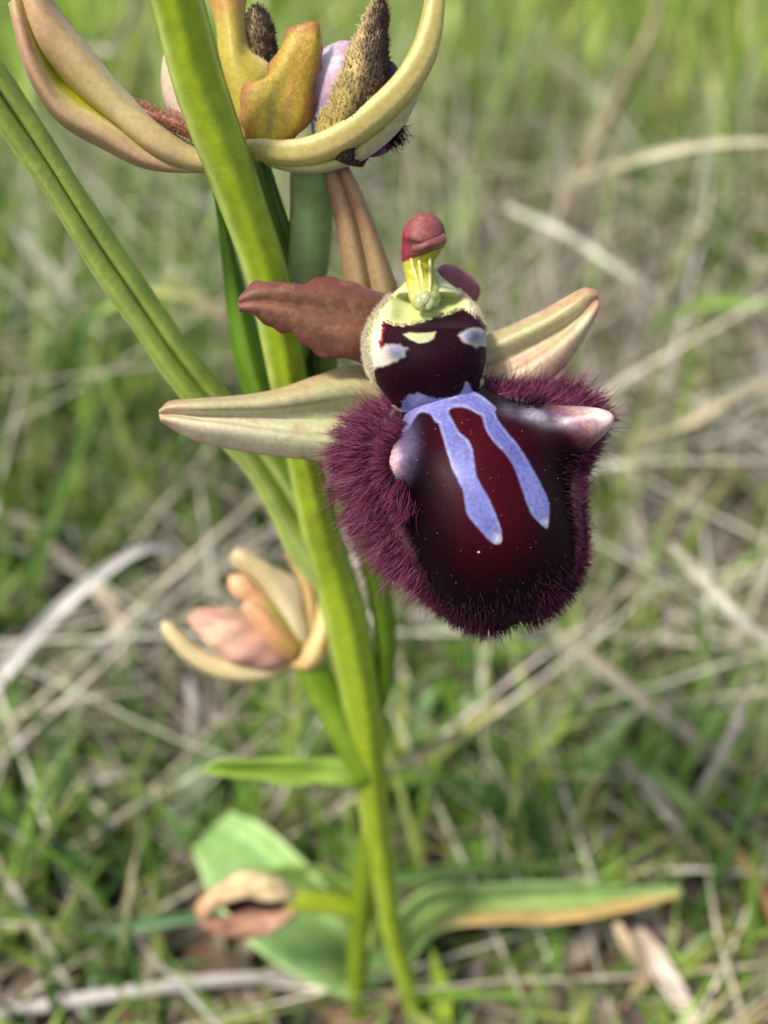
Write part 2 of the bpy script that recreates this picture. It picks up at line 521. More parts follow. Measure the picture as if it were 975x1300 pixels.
def straw_set(n, y0, y1, hlo, hhi, wlo, whi, pw, flat=True):
    b = scatter(n, y0, y1, power=pw)
    b[:, 2] += R.uniform(.0, .5, n) if flat else 0
    cols = pick([S1, S2, S3, S4], n, [.35, .27, .2, .18])
    ln = R.uniform(.9, 1.5, n) if flat else R.uniform(.1, .9, n)
    cv = R.uniform(-.25, .35, n) if flat else R.uniform(.1, 1.2, n)
    return blades('x', b, R.uniform(hlo, hhi, n), R.uniform(wlo, whi, n), R.uniform(0, 6.28, n), ln, cv, cols, None, None, keep_depth=9.0)


def long_straw(n, y0, y1, z0, z1):
    b = scatter(n, y0, y1, power=.85); b[:, 2] += R.uniform(z0, z1, n)
    return blades('x', b, R.uniform(5, 16, n), R.uniform(.025, .075, n) * (1 + .012 * y0), R.uniform(0, 6.28, n), R.uniform(1.25, 1.75, n), R.uniform(-.35, .35, n), pick([S1, S3, S2], n, [.4, .35, .25]), None, None, k=9, keep_depth=9.5)


SP_ = [long_straw(150, 5, 16, .3, 1.6), long_straw(420, 12, 45, .8, 4.5), long_straw(420, 35, 110, 3, 9),
       straw_set(1900, 3, 22, 1.5, 6, .018, .08, 1.0),
       straw_set(800, 14, 60, 4, 13, .03, .12, .9),
       straw_set(2200, 12, 60, 4, 11, .025, .09, .9, False),
       straw_set(2000, 45, 200, 8, 22, .15, .4, .8, False),
       straw_set(1200, 50, 160, 8, 22, .15, .4, .8)]
join_stuff('dry_grass', SP_, M_straw, 'matted pale dry grass and stalks lying between the green blades', 'dry grass')

# short crumbs of litter on the soil
b = scatter(5200, 3.5, 26, power=1.0); n = len(b); b[:, 2] += R.uniform(0, .25, n)
LT = [blades('x', b, R.uniform(.3, 1.6, n), R.uniform(.06, .32, n), R.uniform(0, 6.28, n), R.uniform(1.1, 1.7, n), R.uniform(-.5, .5, n),
             pick([S2, S4, lin(76, 60, 48), lin(100, 78, 58), lin(120, 106, 88)], n), None, None, k=4)]
join_stuff('leaf_litter', LT, M_straw, 'brown crumbled leaf litter covering the soil', 'litter')

# low herbs: small oval leaves in loose rosettes
hb = []
cent = scatter(620, 5.5, 34, power=.9)
cent = cent[patch(cent) > .36]
bs, az, ln = [], [], []
for c in cent:
    for q in range(R.integers(4, 10)):
        bs.append(c + np.array([*R.normal(0, .25, 2), R.uniform(0, .6)])); az.append(R.uniform(0, 6.28)); ln.append(R.uniform(.4, 1.4))
bs = np.array(bs); n = len(bs)
HB = [blades('x', bs, R.uniform(.7, 2.0, n), R.uniform(.25, .6, n), np.array(az), np.array(ln), R.uniform(.2, .9, n), pick([G1, lin(92, 126, 50), lin(72, 102, 44)], n), None, None)]
join_stuff('low_herbs', HB, M_grass, 'small green herb leaves low among the grass', 'herbs')


# ------------------------------------------------------------------ single blades and stalks one can pick out behind the orchid
def one_blade(name, pts, wpx, cols, label, cat, mat, group=None, fold=.35, thick=.03, hasdepth=False, wprof=None):
    """pts: (photo x, photo y, height above the ground in cm)"""
    p = np.array([(a, b_, (GD(a, b_, h) if not hasdepth else h)) for a, b_, h in pts], float)
    c = cr(p, 40)
    dirp = np.gradient(c[:, :2], axis=0); dirp /= np.linalg.norm(dirp, axis=1, keepdims=True) + 1e-9
    nn = np.stack([-dirp[:, 1], dirp[:, 0]], -1)
    u = np.linspace(0, 1, 40)
    w = wpx * .72 / 2 * (np.interp(u, *wprof) if wprof else np.minimum(1, .6 + 2 * u) * (1 - u ** 4 * .8))
    dep = w * c[:, 2] / F
    A = np.column_stack([c[:, :2] - nn * w[:, None], c[:, 2] - fold * dep]); Mid = np.column_stack([c[:, :2], c[:, 2] + fold * dep]); B = np.column_stack([c[:, :2] + nn * w[:, None], c[:, 2] - fold * dep])
    st = [(i / (len(cols) - 1), lin(*k)) for i, k in enumerate(cols)]
    o = sheet(name, [A, Mid, B], mat, None, lambda u, v, x, y, P: ramp(u, st) * (1 + .18 * np.sin(v * 31 + 1))[..., None], thick=thick, nu=40, nv=9)
    # the origin sits at the blade's foot
    return tag(o, label, cat, group)


DG = 'dry grass blades picked out behind the orchid'
GGp = 'green grass blades picked out behind the orchid'
one_blade('dry_straw', [(-60, 930, 1.2), (0, 860, 1.8), (60, 790, 2.6), (120, 735, 3.2), (175, 700, 3.5), (222, 692, 3.4)], 26, [(205, 200, 192), (190, 184, 176), (172, 165, 155)], 'silvery dry grass blade arching up from the left edge', 'dry grass', M_straw, DG)
one_blade('dry_straw', [(-30, 610, 1.6), (60, 690, 1.4), (150, 775, 1.1), (240, 880, .8), (320, 955, .6), (440, 1055, .4)], 22, [(150, 136, 124), (140, 124, 110), (150, 134, 120)], 'long grey-brown stalk slanting down behind the left side flower', 'dry grass', M_straw, DG, fold=-.6, thick=.1, wprof=([0, 1], [1, .9]))
one_blade('dry_straw', [(110, 735, 1.3), (140, 770, 1.5), (160, 830, 1.3), (172, 905, .7)], 26, [(165, 152, 130), (150, 138, 118), (130, 118, 100)], 'drooping beige dry blade bent downward below the silvery blade', 'dry grass', M_straw, DG)
one_blade('dry_straw', [(-40, 1052, .5), (40, 1020, .8), (110, 990, 1.0), (185, 978, 1.0)], 30, [(180, 172, 158), (170, 160, 148), (140, 130, 120)], 'frayed pale grey dry blade lying at the lower left edge', 'dry grass', M_straw, DG)
one_blade('dry_straw', [(238, 1010, .1), (243, 950, .8), (246, 900, 1.4), (240, 860, 1.7)], 20, [(140, 130, 120), (165, 155, 145), (150, 140, 130)], 'short upright grey stalk below the left side flower', 'dry grass', M_straw, DG, fold=-.5, thick=.1)
one_blade('grass_strand', [(85, 640, .3), (82, 520, 2.6), (98, 430, 4.2), (140, 385, 5.0), (200, 368, 5.2), (250, 380, 5.0), (296, 412, 4.6)], 30, [(80, 118, 50), (70, 112, 50), (96, 136, 70), (170, 175, 100), (205, 170, 140)], 'arched green grass blade with a pinkish dry tip behind the left bract', 'grass', M_grass, GGp)
one_blade('dry_straw', [(20, 290, 3.2), (60, 340, 3.0), (110, 400, 2.4), (150, 450, 1.8)], 22, [(170, 165, 155), (160, 152, 142), (140, 132, 120)], 'grey dry blade slanting behind the upper left bract', 'dry grass', M_straw, DG)
one_blade('grass_strand', [(10, 830, .2), (40, 730, 1.7), (75, 630, 3.0), (112, 540, 4.2), (140, 470, 5.0)], 28, [(90, 120, 50), (100, 132, 58), (120, 146, 70)], 'upright green blade left of the long grey-brown stalk', 'grass', M_grass, GGp)
one_blade('dry_straw', [(700, 240, 5.0), (760, 218, 6.0), (830, 196, 6.6), (910, 182, 6.8), (1010, 180, 6.8)], 15, [(190, 178, 140), (205, 195, 160), (200, 190, 155)], 'pale straw arching in from the upper right edge', 'dry grass', M_straw, DG)
one_blade('dry_straw', [(640, 262, 4.0), (720, 298, 4.5), (790, 345, 4.2), (850, 380, 3.8)], 13, [(200, 195, 175), (190, 186, 165), (170, 165, 140)], 'thin pale straw slanting down right of the flower hood', 'dry grass', M_straw, DG)
one_blade('dry_straw', [(690, 320, 2.2), (730, 240, 3.6), (770, 150, 5.0), (820, 50, 6.5), (850, -40, 7.4)], 18, [(140, 125, 92), (150, 134, 100), (140, 124, 90)], 'brown straw stalk rising to the top right', 'dry grass', M_straw, DG, fold=-.4, thick=.08)
one_blade('grass_strand', [(820, 420, 2.8), (880, 388, 3.6), (940, 384, 4.0), (1020, 388, 4.0)], 20, [(120, 150, 60), (140, 172, 80), (140, 170, 80)], 'bright green blade level with the right sepal at the right edge', 'grass', M_grass, GGp)
one_blade('dry_straw', [(790, 560, 1.6), (860, 540, 2.4), (930, 505, 2.8), (1010, 468, 3.0)], 18, [(160, 148, 118), (180, 168, 136), (170, 158, 126)], 'beige dry blade right of the furry lip at the right edge', 'dry grass', M_straw, DG)
one_blade('grass_strand', [(478, 880, .9), (540, 935, .9), (610, 1000, .8), (690, 1075, .6), (752, 1125, .4)], 34, [(140, 158, 80), (132, 155, 80), (146, 168, 96), (140, 160, 84), (190, 165, 100)], 'thick green stalk with yellowed end slanting down right of the stem', 'grass', M_grass, GGp, fold=-.5, thick=.1, wprof=([0, .8, 1], [1, .9, .6]))
one_blade('grass_strand', [(490, 1020, .5), (540, 968, 1.2), (590, 928, 1.8), (640, 890, 2.2)], 24, [(130, 150, 60), (150, 160, 76), (168, 158, 92)], 'yellow-green blade crossing the thick green stalk right of the stem', 'grass', M_grass, GGp)
one_blade('dry_straw', [(720, 815, 2.2), (780, 860, 1.9), (850, 915, 1.5), (945, 980, .9)], 22, [(150, 138, 116), (170, 158, 136), (160, 146, 122)], 'straight brownish dry blade low right of the furry lip', 'dry grass', M_straw, DG)
one_blade('dry_straw', [(775, 940, 1.0), (830, 1010, .9), (880, 1075, .7), (922, 1130, .5)], 20, [(190, 182, 168), (165, 158, 142), (150, 142, 126)], 'grey dry blade slanting down in the lower right', 'dry grass', M_straw, DG)
one_blade('dry_straw', [(845, 1110, .4), (880, 1030, 1.0), (920, 950, 1.8), (962, 850, 2.6)], 17, [(165, 156, 142), (170, 160, 146), (150, 140, 126)], 'grey upright straw crossing the slanting blades in the lower right', 'dry grass', M_straw, DG)
one_blade('grass_strand', [(790, 950, 1.2), (860, 1010, 1.3), (920, 1070, 1.2), (960, 1115, 1.0), (985, 1180, .5)], 26, [(96, 130, 60), (110, 142, 70), (130, 140, 70), (190, 150, 96), (180, 130, 90)], 'green blade with an orange-brown end at the lower right edge', 'grass', M_grass, GGp)
one_blade('dry_straw', [(850, 690, 3.2), (900, 745, 3.2), (950, 795, 3.0), (1020, 850, 2.6)], 20, [(140, 132, 112), (172, 166, 148), (150, 142, 122)], 'broad pale dry blade at the right edge below the furry lip', 'dry grass', M_straw, DG)
one_blade('curled_dry_straw', [(782, 1172, 1.2), (800, 1205, 1.0), (818, 1240, .6), (790, 1280, .2)], 22, [(186, 166, 130), (168, 146, 112), (180, 158, 124)], 'small curled brown dry leaf below the right rosette leaf', 'dry leaf', M_straw)
one_blade('dry_straw', [(808, 1180, .9), (840, 1230, .7), (870, 1280, .4), (900, 1330, .2)], 38, [(160, 140, 120), (212, 196, 178), (190, 172, 150)], 'broad whitish dry blade at the bottom right', 'dry grass', M_straw, DG)
one_blade('dry_straw', [(-30, 1292, .3), (90, 1270, .6), (200, 1254, .7), (330, 1240, .6), (420, 1250, .3)], 20, [(150, 142, 130), (172, 164, 154), (160, 150, 140)], 'grey dry stalk lying along the bottom left below the withered flower', 'dry grass', M_straw, DG, fold=-.5, thick=.1)
one_blade('grass_strand', [(40, 1215, .2), (110, 1190, .7), (190, 1172, 1.0), (300, 1160, 1.1)], 26, [(86, 120, 70), (82, 122, 74), (90, 128, 76)], 'bluish green blade lying left of the withered flower', 'grass', M_grass, GGp)
one_blade('grass_strand', [(480, 1120, .9), (560, 1108, 1.0), (640, 1100, 1.1), (720, 1098, 1.0)], 22, [(80, 118, 50), (96, 130, 56), (110, 136, 64)], 'green blade lying just above the right rosette leaf', 'grass', M_grass, GGp)
one_blade('grass_strand', [(565, 1320, .1), (562, 1280, .5), (556, 1240, .9), (548, 1205, 1.2)], 32, [(150, 175, 50), (160, 180, 60), (140, 160, 56)], 'yellow-green young shoot right of the stem at the bottom edge', 'shoot', M_grass, wprof=([0, .5, 1], [.9, 1, .15]))
one_blade('dry_straw', [(110, 60, 6.5), (140, 62, 6.6), (170, 20, 7.5), (190, -30, 8.3)], 14, [(170, 162, 140), (180, 172, 152), (170, 162, 142)], 'thin pale straw between the top flower and the left bract', 'dry grass', M_straw, DG)


# ================================================================== the orchid
def flat(c):
    c = np.asarray(c)
    return lambda *a: c


plant = empty('orchid_plant', W((528, 1300, 9.8)))
tag(plant, 'flowering orchid with a green stem and a furry dark maroon bloom in focus', 'orchid')

# ---- stem
STEM = lin(164, 182, 40); STEM2 = lin(200, 212, 124); STEM3 = lin(148, 168, 34)
spts = [(200, -70, 4.18, 31), (225, 0, 4.35, 32), (255, 110, 4.62, 32), (302, 240, 4.95, 28.5), (341, 355, 5.28, 26), (366, 480, 5.62, 23), (386, 580, 6.0, 21), (406, 670, 6.3, 23),
        (438, 780, 6.72, 26.5), (458, 880, 7.15, 24.5), (468, 960, 7.55, 22.5), (477, 1040, 8.0, 18), (487, 1110, 8.4, 14.5), (497, 1180, 8.85, 12.5), (514, 1240, 9.3, 12), (536, 1310, 9.85, 12)]


def stem_shape(u, a):
    return 1 + .06 * np.cos(3 * a + .6) + .045 * np.cos(7 * a + 2 * u) + .02 * np.sin(u * 40 + 2 * a) * np.cos(a) + .05 * np.maximum(0, np.cos(a - 1.15)) ** 12 + .03 * np.maximum(0, np.cos(a + 1.25)) ** 12


def stem_col(u, a, P):
    # pale ribs run along the stem, with faint streaks of the same green
    rib = np.maximum(np.cos(a - 1.15), 0) ** 18 * .8 + np.maximum(np.cos(a + 1.25), 0) ** 26 * .7 + np.maximum(np.cos(a - 2.6), 0) ** 20 * .6
    st = sn(np.stack([np.cos(a) * 6, np.sin(a) * 6, u * 5], -1), 1.6, 31, 3)
    c = mix(STEM, STEM3, np.clip(.5 + .6 * st, 0, 1))
    c = mix(c, STEM2, np.clip(rib, 0, 1))
    c = mix(c, lin(110, 104, 40), sm(.72, .9, sn(P, 22, 33, 3)) * .35)
    return mix(c, lin(160, 180, 50), sm(.4, .7, u) * .5)


tube('stem', spts, M_stem, plant, stem_col, n=140, m=40, shape=stem_shape)


def green_sheet(cA, cB, keel=.5, cK=None, stripes=9, kw=.05, tip=None):
    def f(u, v, x, y, P):
        s = .5 + .5 * np.sin(v * math.pi * stripes + 1.5 * sn(np.stack([u * 3, v], -1), 2, 5, 2))
        c = mix(cA, cB, .25 + .45 * s + .3 * sn(P, 4, 8, 2))
        if cK is not None:
            c = mix(c, cK, np.exp(-((v - keel) / kw) ** 2) * .7)
        e = np.abs(2 * v - 1) ** 10
        c = mix(c, np.asarray(cB) * 1.15, e * .6)
        if tip is not None:
            c = mix(c, tip, sm(.82, 1, u))
        return np.clip(c, 0, 1)
    return f


LG, LG2, LGd = lin(162, 182, 60), lin(194, 208, 120), lin(122, 148, 34)
# the long keeled bract leaning out to the left, towards the camera
_l = cr([(424, 775, 6.55), (390, 735, 6.42), (363, 700, 6.3), (342, 652, 6.14), (312, 602, 5.97), (262, 545, 5.76), (212, 483, 5.55), (172, 424, 5.38), (123, 355, 5.17), (64, 257, 4.9), (0, 166, 4.64), (-70, 60, 4.35)], 40)
_r = cr([(440, 712, 6.55), (420, 668, 6.42), (396, 630, 6.32), (368, 594, 6.2), (330, 546, 6.04), (286, 493, 5.82), (246, 444, 5.62), (197, 375, 5.38), (148, 301, 5.13), (98, 227, 4.9), (49, 149, 4.7), (0, 75, 4.52), (-60, -20, 4.3)], 40)
sheet('bract', [_l * (1 - k) + _r * k + np.array([0, 0, o]) for k, o in ((0, .03), (.18, -.03), (.36, -.035), (.52, .03), (.68, -.035), (.84, -.03), (1, .04))],
      M_leaf, plant, green_sheet(LG, LG2, .5, LGd, 13, .06), thick=.04, nu=140, nv=60, jag=.006, jagf=60, rough=.003, rfreq=14)
# pointed bract behind the stem, left side
sheet('bract', [
    [(372, 640, 6.3), (322, 530, 6.0), (300, 470, 5.9), (290, 410, 5.8), (283, 340, 5.66), (277, 280, 5.5), (271, 236, 5.4)],
    [(376, 630, 6.2), (334, 520, 5.9), (314, 460, 5.8), (302, 400, 5.72), (291, 335, 5.6), (281, 278, 5.48), (272, 236, 5.4)],
    [(380, 620, 6.24), (350, 510, 5.98), (335, 445, 5.88), (318, 385, 5.78), (301, 330, 5.64), (286, 276, 5.5), (273, 236, 5.4)]],
    M_leaf, plant, green_sheet(lin(86, 128, 12), lin(112, 150, 40), .55, lin(140, 168, 60), 5, .04), thick=.04, nu=60, nv=24)
# bract behind the stem, right side, wrapping the ovary of the top flower
sheet('bract', [
    [(420, 600, 6.2), (385, 480, 5.9), (362, 400, 5.7), (345, 320, 5.5), (330, 250, 5.3), (318, 190, 5.2)],
    [(432, 590, 6.1), (404, 470, 5.8), (388, 400, 5.62), (372, 330, 5.44), (350, 262, 5.26), (328, 186, 5.14)],
    [(444, 580, 6.2), (420, 465, 5.92), (408, 410, 5.76), (396, 350, 5.56), (366, 280, 5.34), (336, 190, 5.2)]],
    M_leaf, plant, green_sheet(lin(74, 108, 22), lin(110, 140, 60), .5, lin(60, 92, 16), 5, .06), thick=.04, nu=60, nv=24)
# bract tip folded beside the ovary
sheet('bract', [
    [(400, 520, 5.95), (392, 430, 5.75), (376, 360, 5.6), (366, 312, 5.5)],
    [(416, 515, 5.85), (408, 430, 5.66), (396, 360, 5.52), (384, 310, 5.46)],
    [(432, 510, 5.95), (424, 430, 5.78), (412, 365, 5.64), (400, 316, 5.56)]],
    M_leaf, plant, green_sheet(lin(120, 150, 60), lin(160, 178, 110), .35, lin(70, 104, 24), 4, .07), thick=.04, nu=40, nv=20)
# lower right bract rising behind the lip
sheet('bract', [
    [(476, 910, 7.3), (478, 850, 7.1), (472, 780, 6.85), (456, 710, 6.6), (436, 650, 6.4), (420, 600, 6.2)],
    [(486, 900, 7.2), (490, 845, 7.0), (486, 780, 6.76), (470, 705, 6.52), (448, 640, 6.34), (430, 590, 6.16)],
    [(494, 880, 7.28), (502, 835, 7.08), (500, 770, 6.84), (486, 700, 6.6), (462, 630, 6.4), (440, 580, 6.2)]],
    M_leaf, plant, green_sheet(lin(110, 145, 20), lin(136, 165, 50), .5, lin(88, 120, 10), 5, .08), thick=.05, nu=50, nv=20)
# small level bract low on the left
sheet('bract', [
    [(456, 962, 7.55), (400, 964, 7.45), (345, 962, 7.35), (300, 966, 7.3), (272, 966, 7.28), (257, 976, 7.26)],
    [(456, 980, 7.5), (400, 980, 7.52), (345, 977, 7.44), (300, 977, 7.38), (275, 975, 7.32), (257, 978, 7.27)],
    [(456, 1000, 7.55), (400, 998, 7.45), (345, 994, 7.35), (300, 988, 7.3), (276, 984, 7.28), (258, 982, 7.26)]],
    M_leaf, plant, green_sheet(lin(128, 160, 40), lin(158, 186, 84), .5, lin(110, 146, 30), 5, .08), thick=.05, nu=40, nv=20, jag=.02, jagf=14)

# ---- ovaries (the stalks that carry the flowers)
OV = lambda cA, cB: (lambda u, a, P: mix(cA, cB, .5 + .5 * np.sin(a * 3 + u * 5)))
tube('ovary', [(420, 660, 6.35, 18), (452, 590, 6.15, 22), (488, 520, 5.85, 26), (512, 460, 5.6, 26), (524, 420, 5.4, 24)], M_stem, plant, OV(lin(110, 142, 40), lin(140, 165, 70)), n=40, m=20)
tube('ovary', [(372, 470, 5.75, 14), (384, 400, 5.6, 20), (392, 330, 5.45, 26), (396, 265, 5.3, 28), (398, 222, 5.2, 30), (400, 196, 5.12, 26)], M_stem, plant, OV(lin(126, 152, 86), lin(158, 176, 116)), n=40, m=20)
tube('ovary', [(462, 985, 7.55, 14), (440, 935, 7.4, 20), (418, 890, 7.25, 21), (398, 850, 7.12, 21), (384, 826, 7.05, 18)], M_stem, plant, OV(lin(112, 148, 22), lin(136, 166, 50)), n=40, m=20)

# ------------------------------------------------------------------ the flower in focus
fl = empty('flower', W((545, 470, 5.3)), plant)
fl['label'] = 'open flower with furry maroon lip and violet stripes'

CRM, OLV, PNK, GRN = lin(218, 208, 172), lin(152, 136, 66), lin(190, 134, 112), lin(184, 192, 132)


def sepal_col(olive_v=.0, olive_w=.3, tipw=.14, vein_at=(.5,), pinkedge=.5, base=CRM):
    def f(u, v, x, y, P):
        n1 = sn(P, 8, 41, 3)
        c = mix(base, GRN, np.clip(.35 + .5 * sn(P, 5, 42, 2) - .5 * u, 0, 1))
        c = mix(c, OLV, np.exp(-((v - olive_v) / olive_w) ** 2) * .62)
        c = mix(c, PNK, np.clip(np.abs(2 * v - 1) ** 6 * pinkedge + .6 * np.maximum(n1 + .15, 0) * sm(.2, .7, v), 0, 1))
        c = mix(c, lin(172, 100, 84), sm(1 - tipw, 1, u) * np.clip(.55 + .5 * n1, 0, 1))
        for k in vein_at:
            c = mix(c, lin(138, 140, 70), np.exp(-((v - k - .03 * np.sin(4 * u)) / .018) ** 2) * .6)
        c = mix(c, lin(170, 150, 96), sm(.2, .9, sn(np.stack([v * 26, u * 2.2], -1), 1.5, 48, 2)) * .3)
        sp = sm(.45, .8, sn(P, 26, 47, 2))
        return mix(c, lin(176, 120, 88), sp * .35)
    return f


# left sepal, cupped, its upper flank rolled over
sheet('sepal', [
    [(500, 470, 5.36), (450, 464, 5.34), (400, 478, 5.28), (350, 495, 5.22), (300, 503, 5.16), (250, 506, 5.1), (215, 509, 5.06), (203, 519, 5.04)],
    [(500, 500, 5.3), (450, 492, 5.24), (400, 500, 5.18), (350, 510, 5.12), (300, 514, 5.06), (250, 516, 5.0), (216, 517, 4.99), (202, 522, 5.0)],
    [(500, 530, 5.38), (450, 528, 5.33), (400, 530, 5.27), (350, 530, 5.2), (300, 529, 5.13), (250, 528, 5.06), (218, 526, 5.03), (202, 526, 5.02)],
    [(500, 560, 5.3), (450, 560, 5.26), (400, 557, 5.2), (350, 552, 5.13), (300, 546, 5.06), (250, 540, 5.0), (222, 534, 4.98), (203, 531, 5.0)],
    [(500, 592, 5.38), (450, 590, 5.34), (400, 585, 5.28), (350, 579, 5.22), (300, 571, 5.16), (250, 560, 5.09), (225, 548, 5.06), (205, 536, 5.04)]],
    M_sepal, fl, sepal_col(.12, .2, .16, (.3, .48, .68), .5), thick=.032, nu=110, nv=44, rough=.005, rfreq=9, seed=3)
# right sepal
sheet('sepal', [
    [(560, 452, 5.4), (610, 428, 5.36), (650, 412, 5.33), (690, 394, 5.28), (722, 376, 5.24), (742, 366, 5.2), (754, 368, 5.19)],
    [(565, 470, 5.36), (615, 446, 5.3), (656, 428, 5.26), (698, 408, 5.21), (730, 388, 5.17), (748, 374, 5.15), (758, 374, 5.16)],
    [(570, 492, 5.4), (622, 468, 5.37), (665, 447, 5.33), (708, 422, 5.28), (738, 400, 5.23), (752, 384, 5.19), (760, 380, 5.18)],
    [(580, 515, 5.36), (632, 492, 5.31), (676, 468, 5.26), (715, 438, 5.21), (740, 412, 5.17), (754, 394, 5.15), (760, 386, 5.16)],
    [(600, 545, 5.42), (650, 520, 5.38), (692, 490, 5.33), (724, 456, 5.28), (744, 424, 5.23), (755, 404, 5.19), (759, 392, 5.18)]],
    M_sepal, fl, sepal_col(.15, .18, .14, (.26, .42, .64), .6, mix(CRM, GRN, .15)), thick=.032, nu=90, nv=40, rough=.005, rfreq=9, seed=4)
# upright back sepal
DS = lin(176, 140, 104)


def dors_col(u, v, x, y, P):
    c = mix(lin(176, 150, 104), lin(172, 124, 98), np.clip(.4 + .7 * sn(P, 7, 51, 3), 0, 1))
    c = mix(c, lin(110, 104, 44), np.exp(-((v - .5) / .035) ** 2) * .8)
    c = mix(c, lin(160, 104, 84), np.abs(2 * v - 1) ** 5 * .6)
    return mix(c, lin(140, 84, 62), sm(.86, 1, u))


sheet('sepal', [
    [(436, 420, 5.5), (438, 370, 5.42), (434, 330, 5.32), (426, 280, 5.22), (416, 240, 5.14), (410, 212, 5.08), (416, 200, 5.05)],
    [(458, 425, 5.42), (458, 375, 5.34), (450, 325, 5.25), (440, 280, 5.16), (427, 238, 5.08), (419, 210, 5.03), (420, 198, 5.02)],
    [(474, 428, 5.48), (472, 375, 5.4), (463, 325, 5.31), (452, 280, 5.21), (438, 238, 5.12), (427, 210, 5.06), (426, 197, 5.04)],
    [(490, 428, 5.42), (488, 378, 5.34), (476, 325, 5.25), (463, 280, 5.16), (448, 238, 5.08), (435, 210, 5.03), (431, 198, 5.02)],
    [(512, 420, 5.5), (508, 378, 5.42), (494, 335, 5.32), (474, 283, 5.22), (455, 238, 5.14), (441, 212, 5.08), (435, 201, 5.05)]],
    M_sepal, fl, dors_col, thick=.045, nu=80, nv=36, rough=.004, rfreq=9, seed=5)


def petal_col(u, v, x, y, P):
    c = mix(lin(110, 66, 50), lin(130, 88, 62), np.clip(.5 + .6 * sn(np.stack([v * 9, u * 3], -1), 1.5, 61, 3), 0, 1))
    c = mix(c, lin(104, 38, 50), np.clip(np.exp(-(v / .13) ** 2) + .7 * np.exp(-((1 - v) / .1) ** 2) + .5 * sm(.88, 1, u), 0, 1) * .85)
    c = mix(c, lin(110, 46, 52), sm(.25, 0, u) * .7)
    sp = sm(.5, .8, sn(P, 40, 63, 2))
    return mix(c, lin(206, 160, 110), sp * .14)


sheet('petal', [
    [(512, 384, 5.36), (480, 369, 5.22), (452, 362, 5.14), (424, 353, 5.1), (404, 352, 5.06), (384, 360, 5.03), (362, 359, 5.0), (338, 357, 4.98), (320, 361, 4.96), (306, 374, 4.95)],
    [(512, 396, 5.34), (480, 385, 5.17), (450, 380, 5.08), (424, 374, 5.03), (402, 373, 5.0), (382, 374, 4.97), (360, 371, 4.94), (338, 370, 4.92), (320, 373, 4.91), (304, 380, 4.92)],
    [(512, 415, 5.34), (480, 408, 5.17), (450, 405, 5.1), (424, 400, 5.06), (402, 396, 5.02), (382, 391, 4.99), (360, 386, 4.96), (338, 383, 4.94), (320, 383, 4.93), (302, 386, 4.93)],
    [(512, 440, 5.34), (480, 434, 5.17), (450, 430, 5.08), (424, 424, 5.04), (402, 416, 5.0), (382, 407, 4.97), (360, 399, 4.94), (338, 394, 4.92), (320, 391, 4.91), (304, 391, 4.92)],
    [(512, 470, 5.36), (480, 465, 5.22), (452, 461, 5.14), (424, 454, 5.1), (402, 448, 5.06), (385, 436, 5.03), (362, 423, 5.0), (340, 411, 4.98), (322, 402, 4.96), (306, 395, 4.95)]],
    M_petal, fl, petal_col, thick=.04, nu=160, nv=40, jag=.03, jagf=23, rough=.006, rfreq=14, seed=6)
sheet('petal', [
    [(540, 372, 5.32), (556, 342, 5.32), (574, 336, 5.36), (592, 346, 5.42), (604, 358, 5.48)],
    [(548, 382, 5.26), (560, 354, 5.26), (577, 348, 5.3), (594, 356, 5.38), (608, 364, 5.45)],
    [(556, 394, 5.28), (566, 370, 5.28), (580, 364, 5.32), (596, 368, 5.4), (609, 372, 5.46)],
    [(562, 404, 5.32), (574, 388, 5.34), (586, 382, 5.38), (598, 382, 5.44), (606, 382, 5.5)]],
    M_petal, fl, lambda u, v, x, y, P: mix(lin(122, 50, 62), lin(150, 84, 82), np.clip(.5 + .8 * sn(P, 9, 71, 3), 0, 1)), thick=.04, nu=50, nv=24, jag=.015, jagf=12, rough=.005, rfreq=14, seed=8)

# ---- lip dome
AX = np.array([math.sin(math.radians(17)), math.cos(math.radians(17))]); RX = np.array([AX[1], -AX[0]])
NU, NV = 300, 300
s_k = [-12, 0, 40, 80, 130, 180, 230, 265, 290, 304, 310]
wl_k = [44, 50, 70, 84, 90, 94, 88, 74, 54, 30, 4]
wr_k = [38, 44, 82, 116, 124, 121, 114, 100, 76, 46, 6]
dc_k = [4.98, 4.93, 4.8, 4.68, 4.62, 4.62, 4.69, 4.8, 4.93, 5.04, 5.13]
bb_k = [.12, .18, .33, .44, .5, .5, .42, .28, .15, .06, .0]
tt = np.linspace(0, 1, NU)
sk = cr(np.column_stack([s_k, s_k, wl_k, wr_k, dc_k, bb_k]).astype(float), 800)
si = np.interp(tt, np.linspace(0, 1, 11), s_k)
si = np.interp(tt, [0, .85, 1], [-12, 280, 310])
lipf = np.stack([np.interp(si, sk[:, 0], sk[:, k]) for k in range(2, 6)], -1)
phi = np.linspace(-1.75, 1.75, NV)
Cx = 560 + si * AX[0]; Cy = 497 + si * AX[1]
wid = np.where(phi[None] < 0, lipf[:, 0:1], lipf[:, 1:2])
sp_ = np.sign(np.sin(phi)) * np.abs(np.sin(phi)) ** .92
lat = wid * sp_[None]
LPX = Cx[:, None] + lat * RX[0]; LPY = Cy[:, None] + lat * RX[1]
LD = lipf[:, 2:3] + lipf[:, 3:4] * (1 - np.cos(phi))[None]
# a shallow valley along the middle and round shoulders
LP = W(np.stack([LPX, LPY, LD], -1))
LN = normals(LP)
if (LN[NU // 2, NV // 2] @ FWD) > 0: LN = -LN
LP = LP + LN * (sn(LP, 3.2, 77, 2) * .012)[..., None]


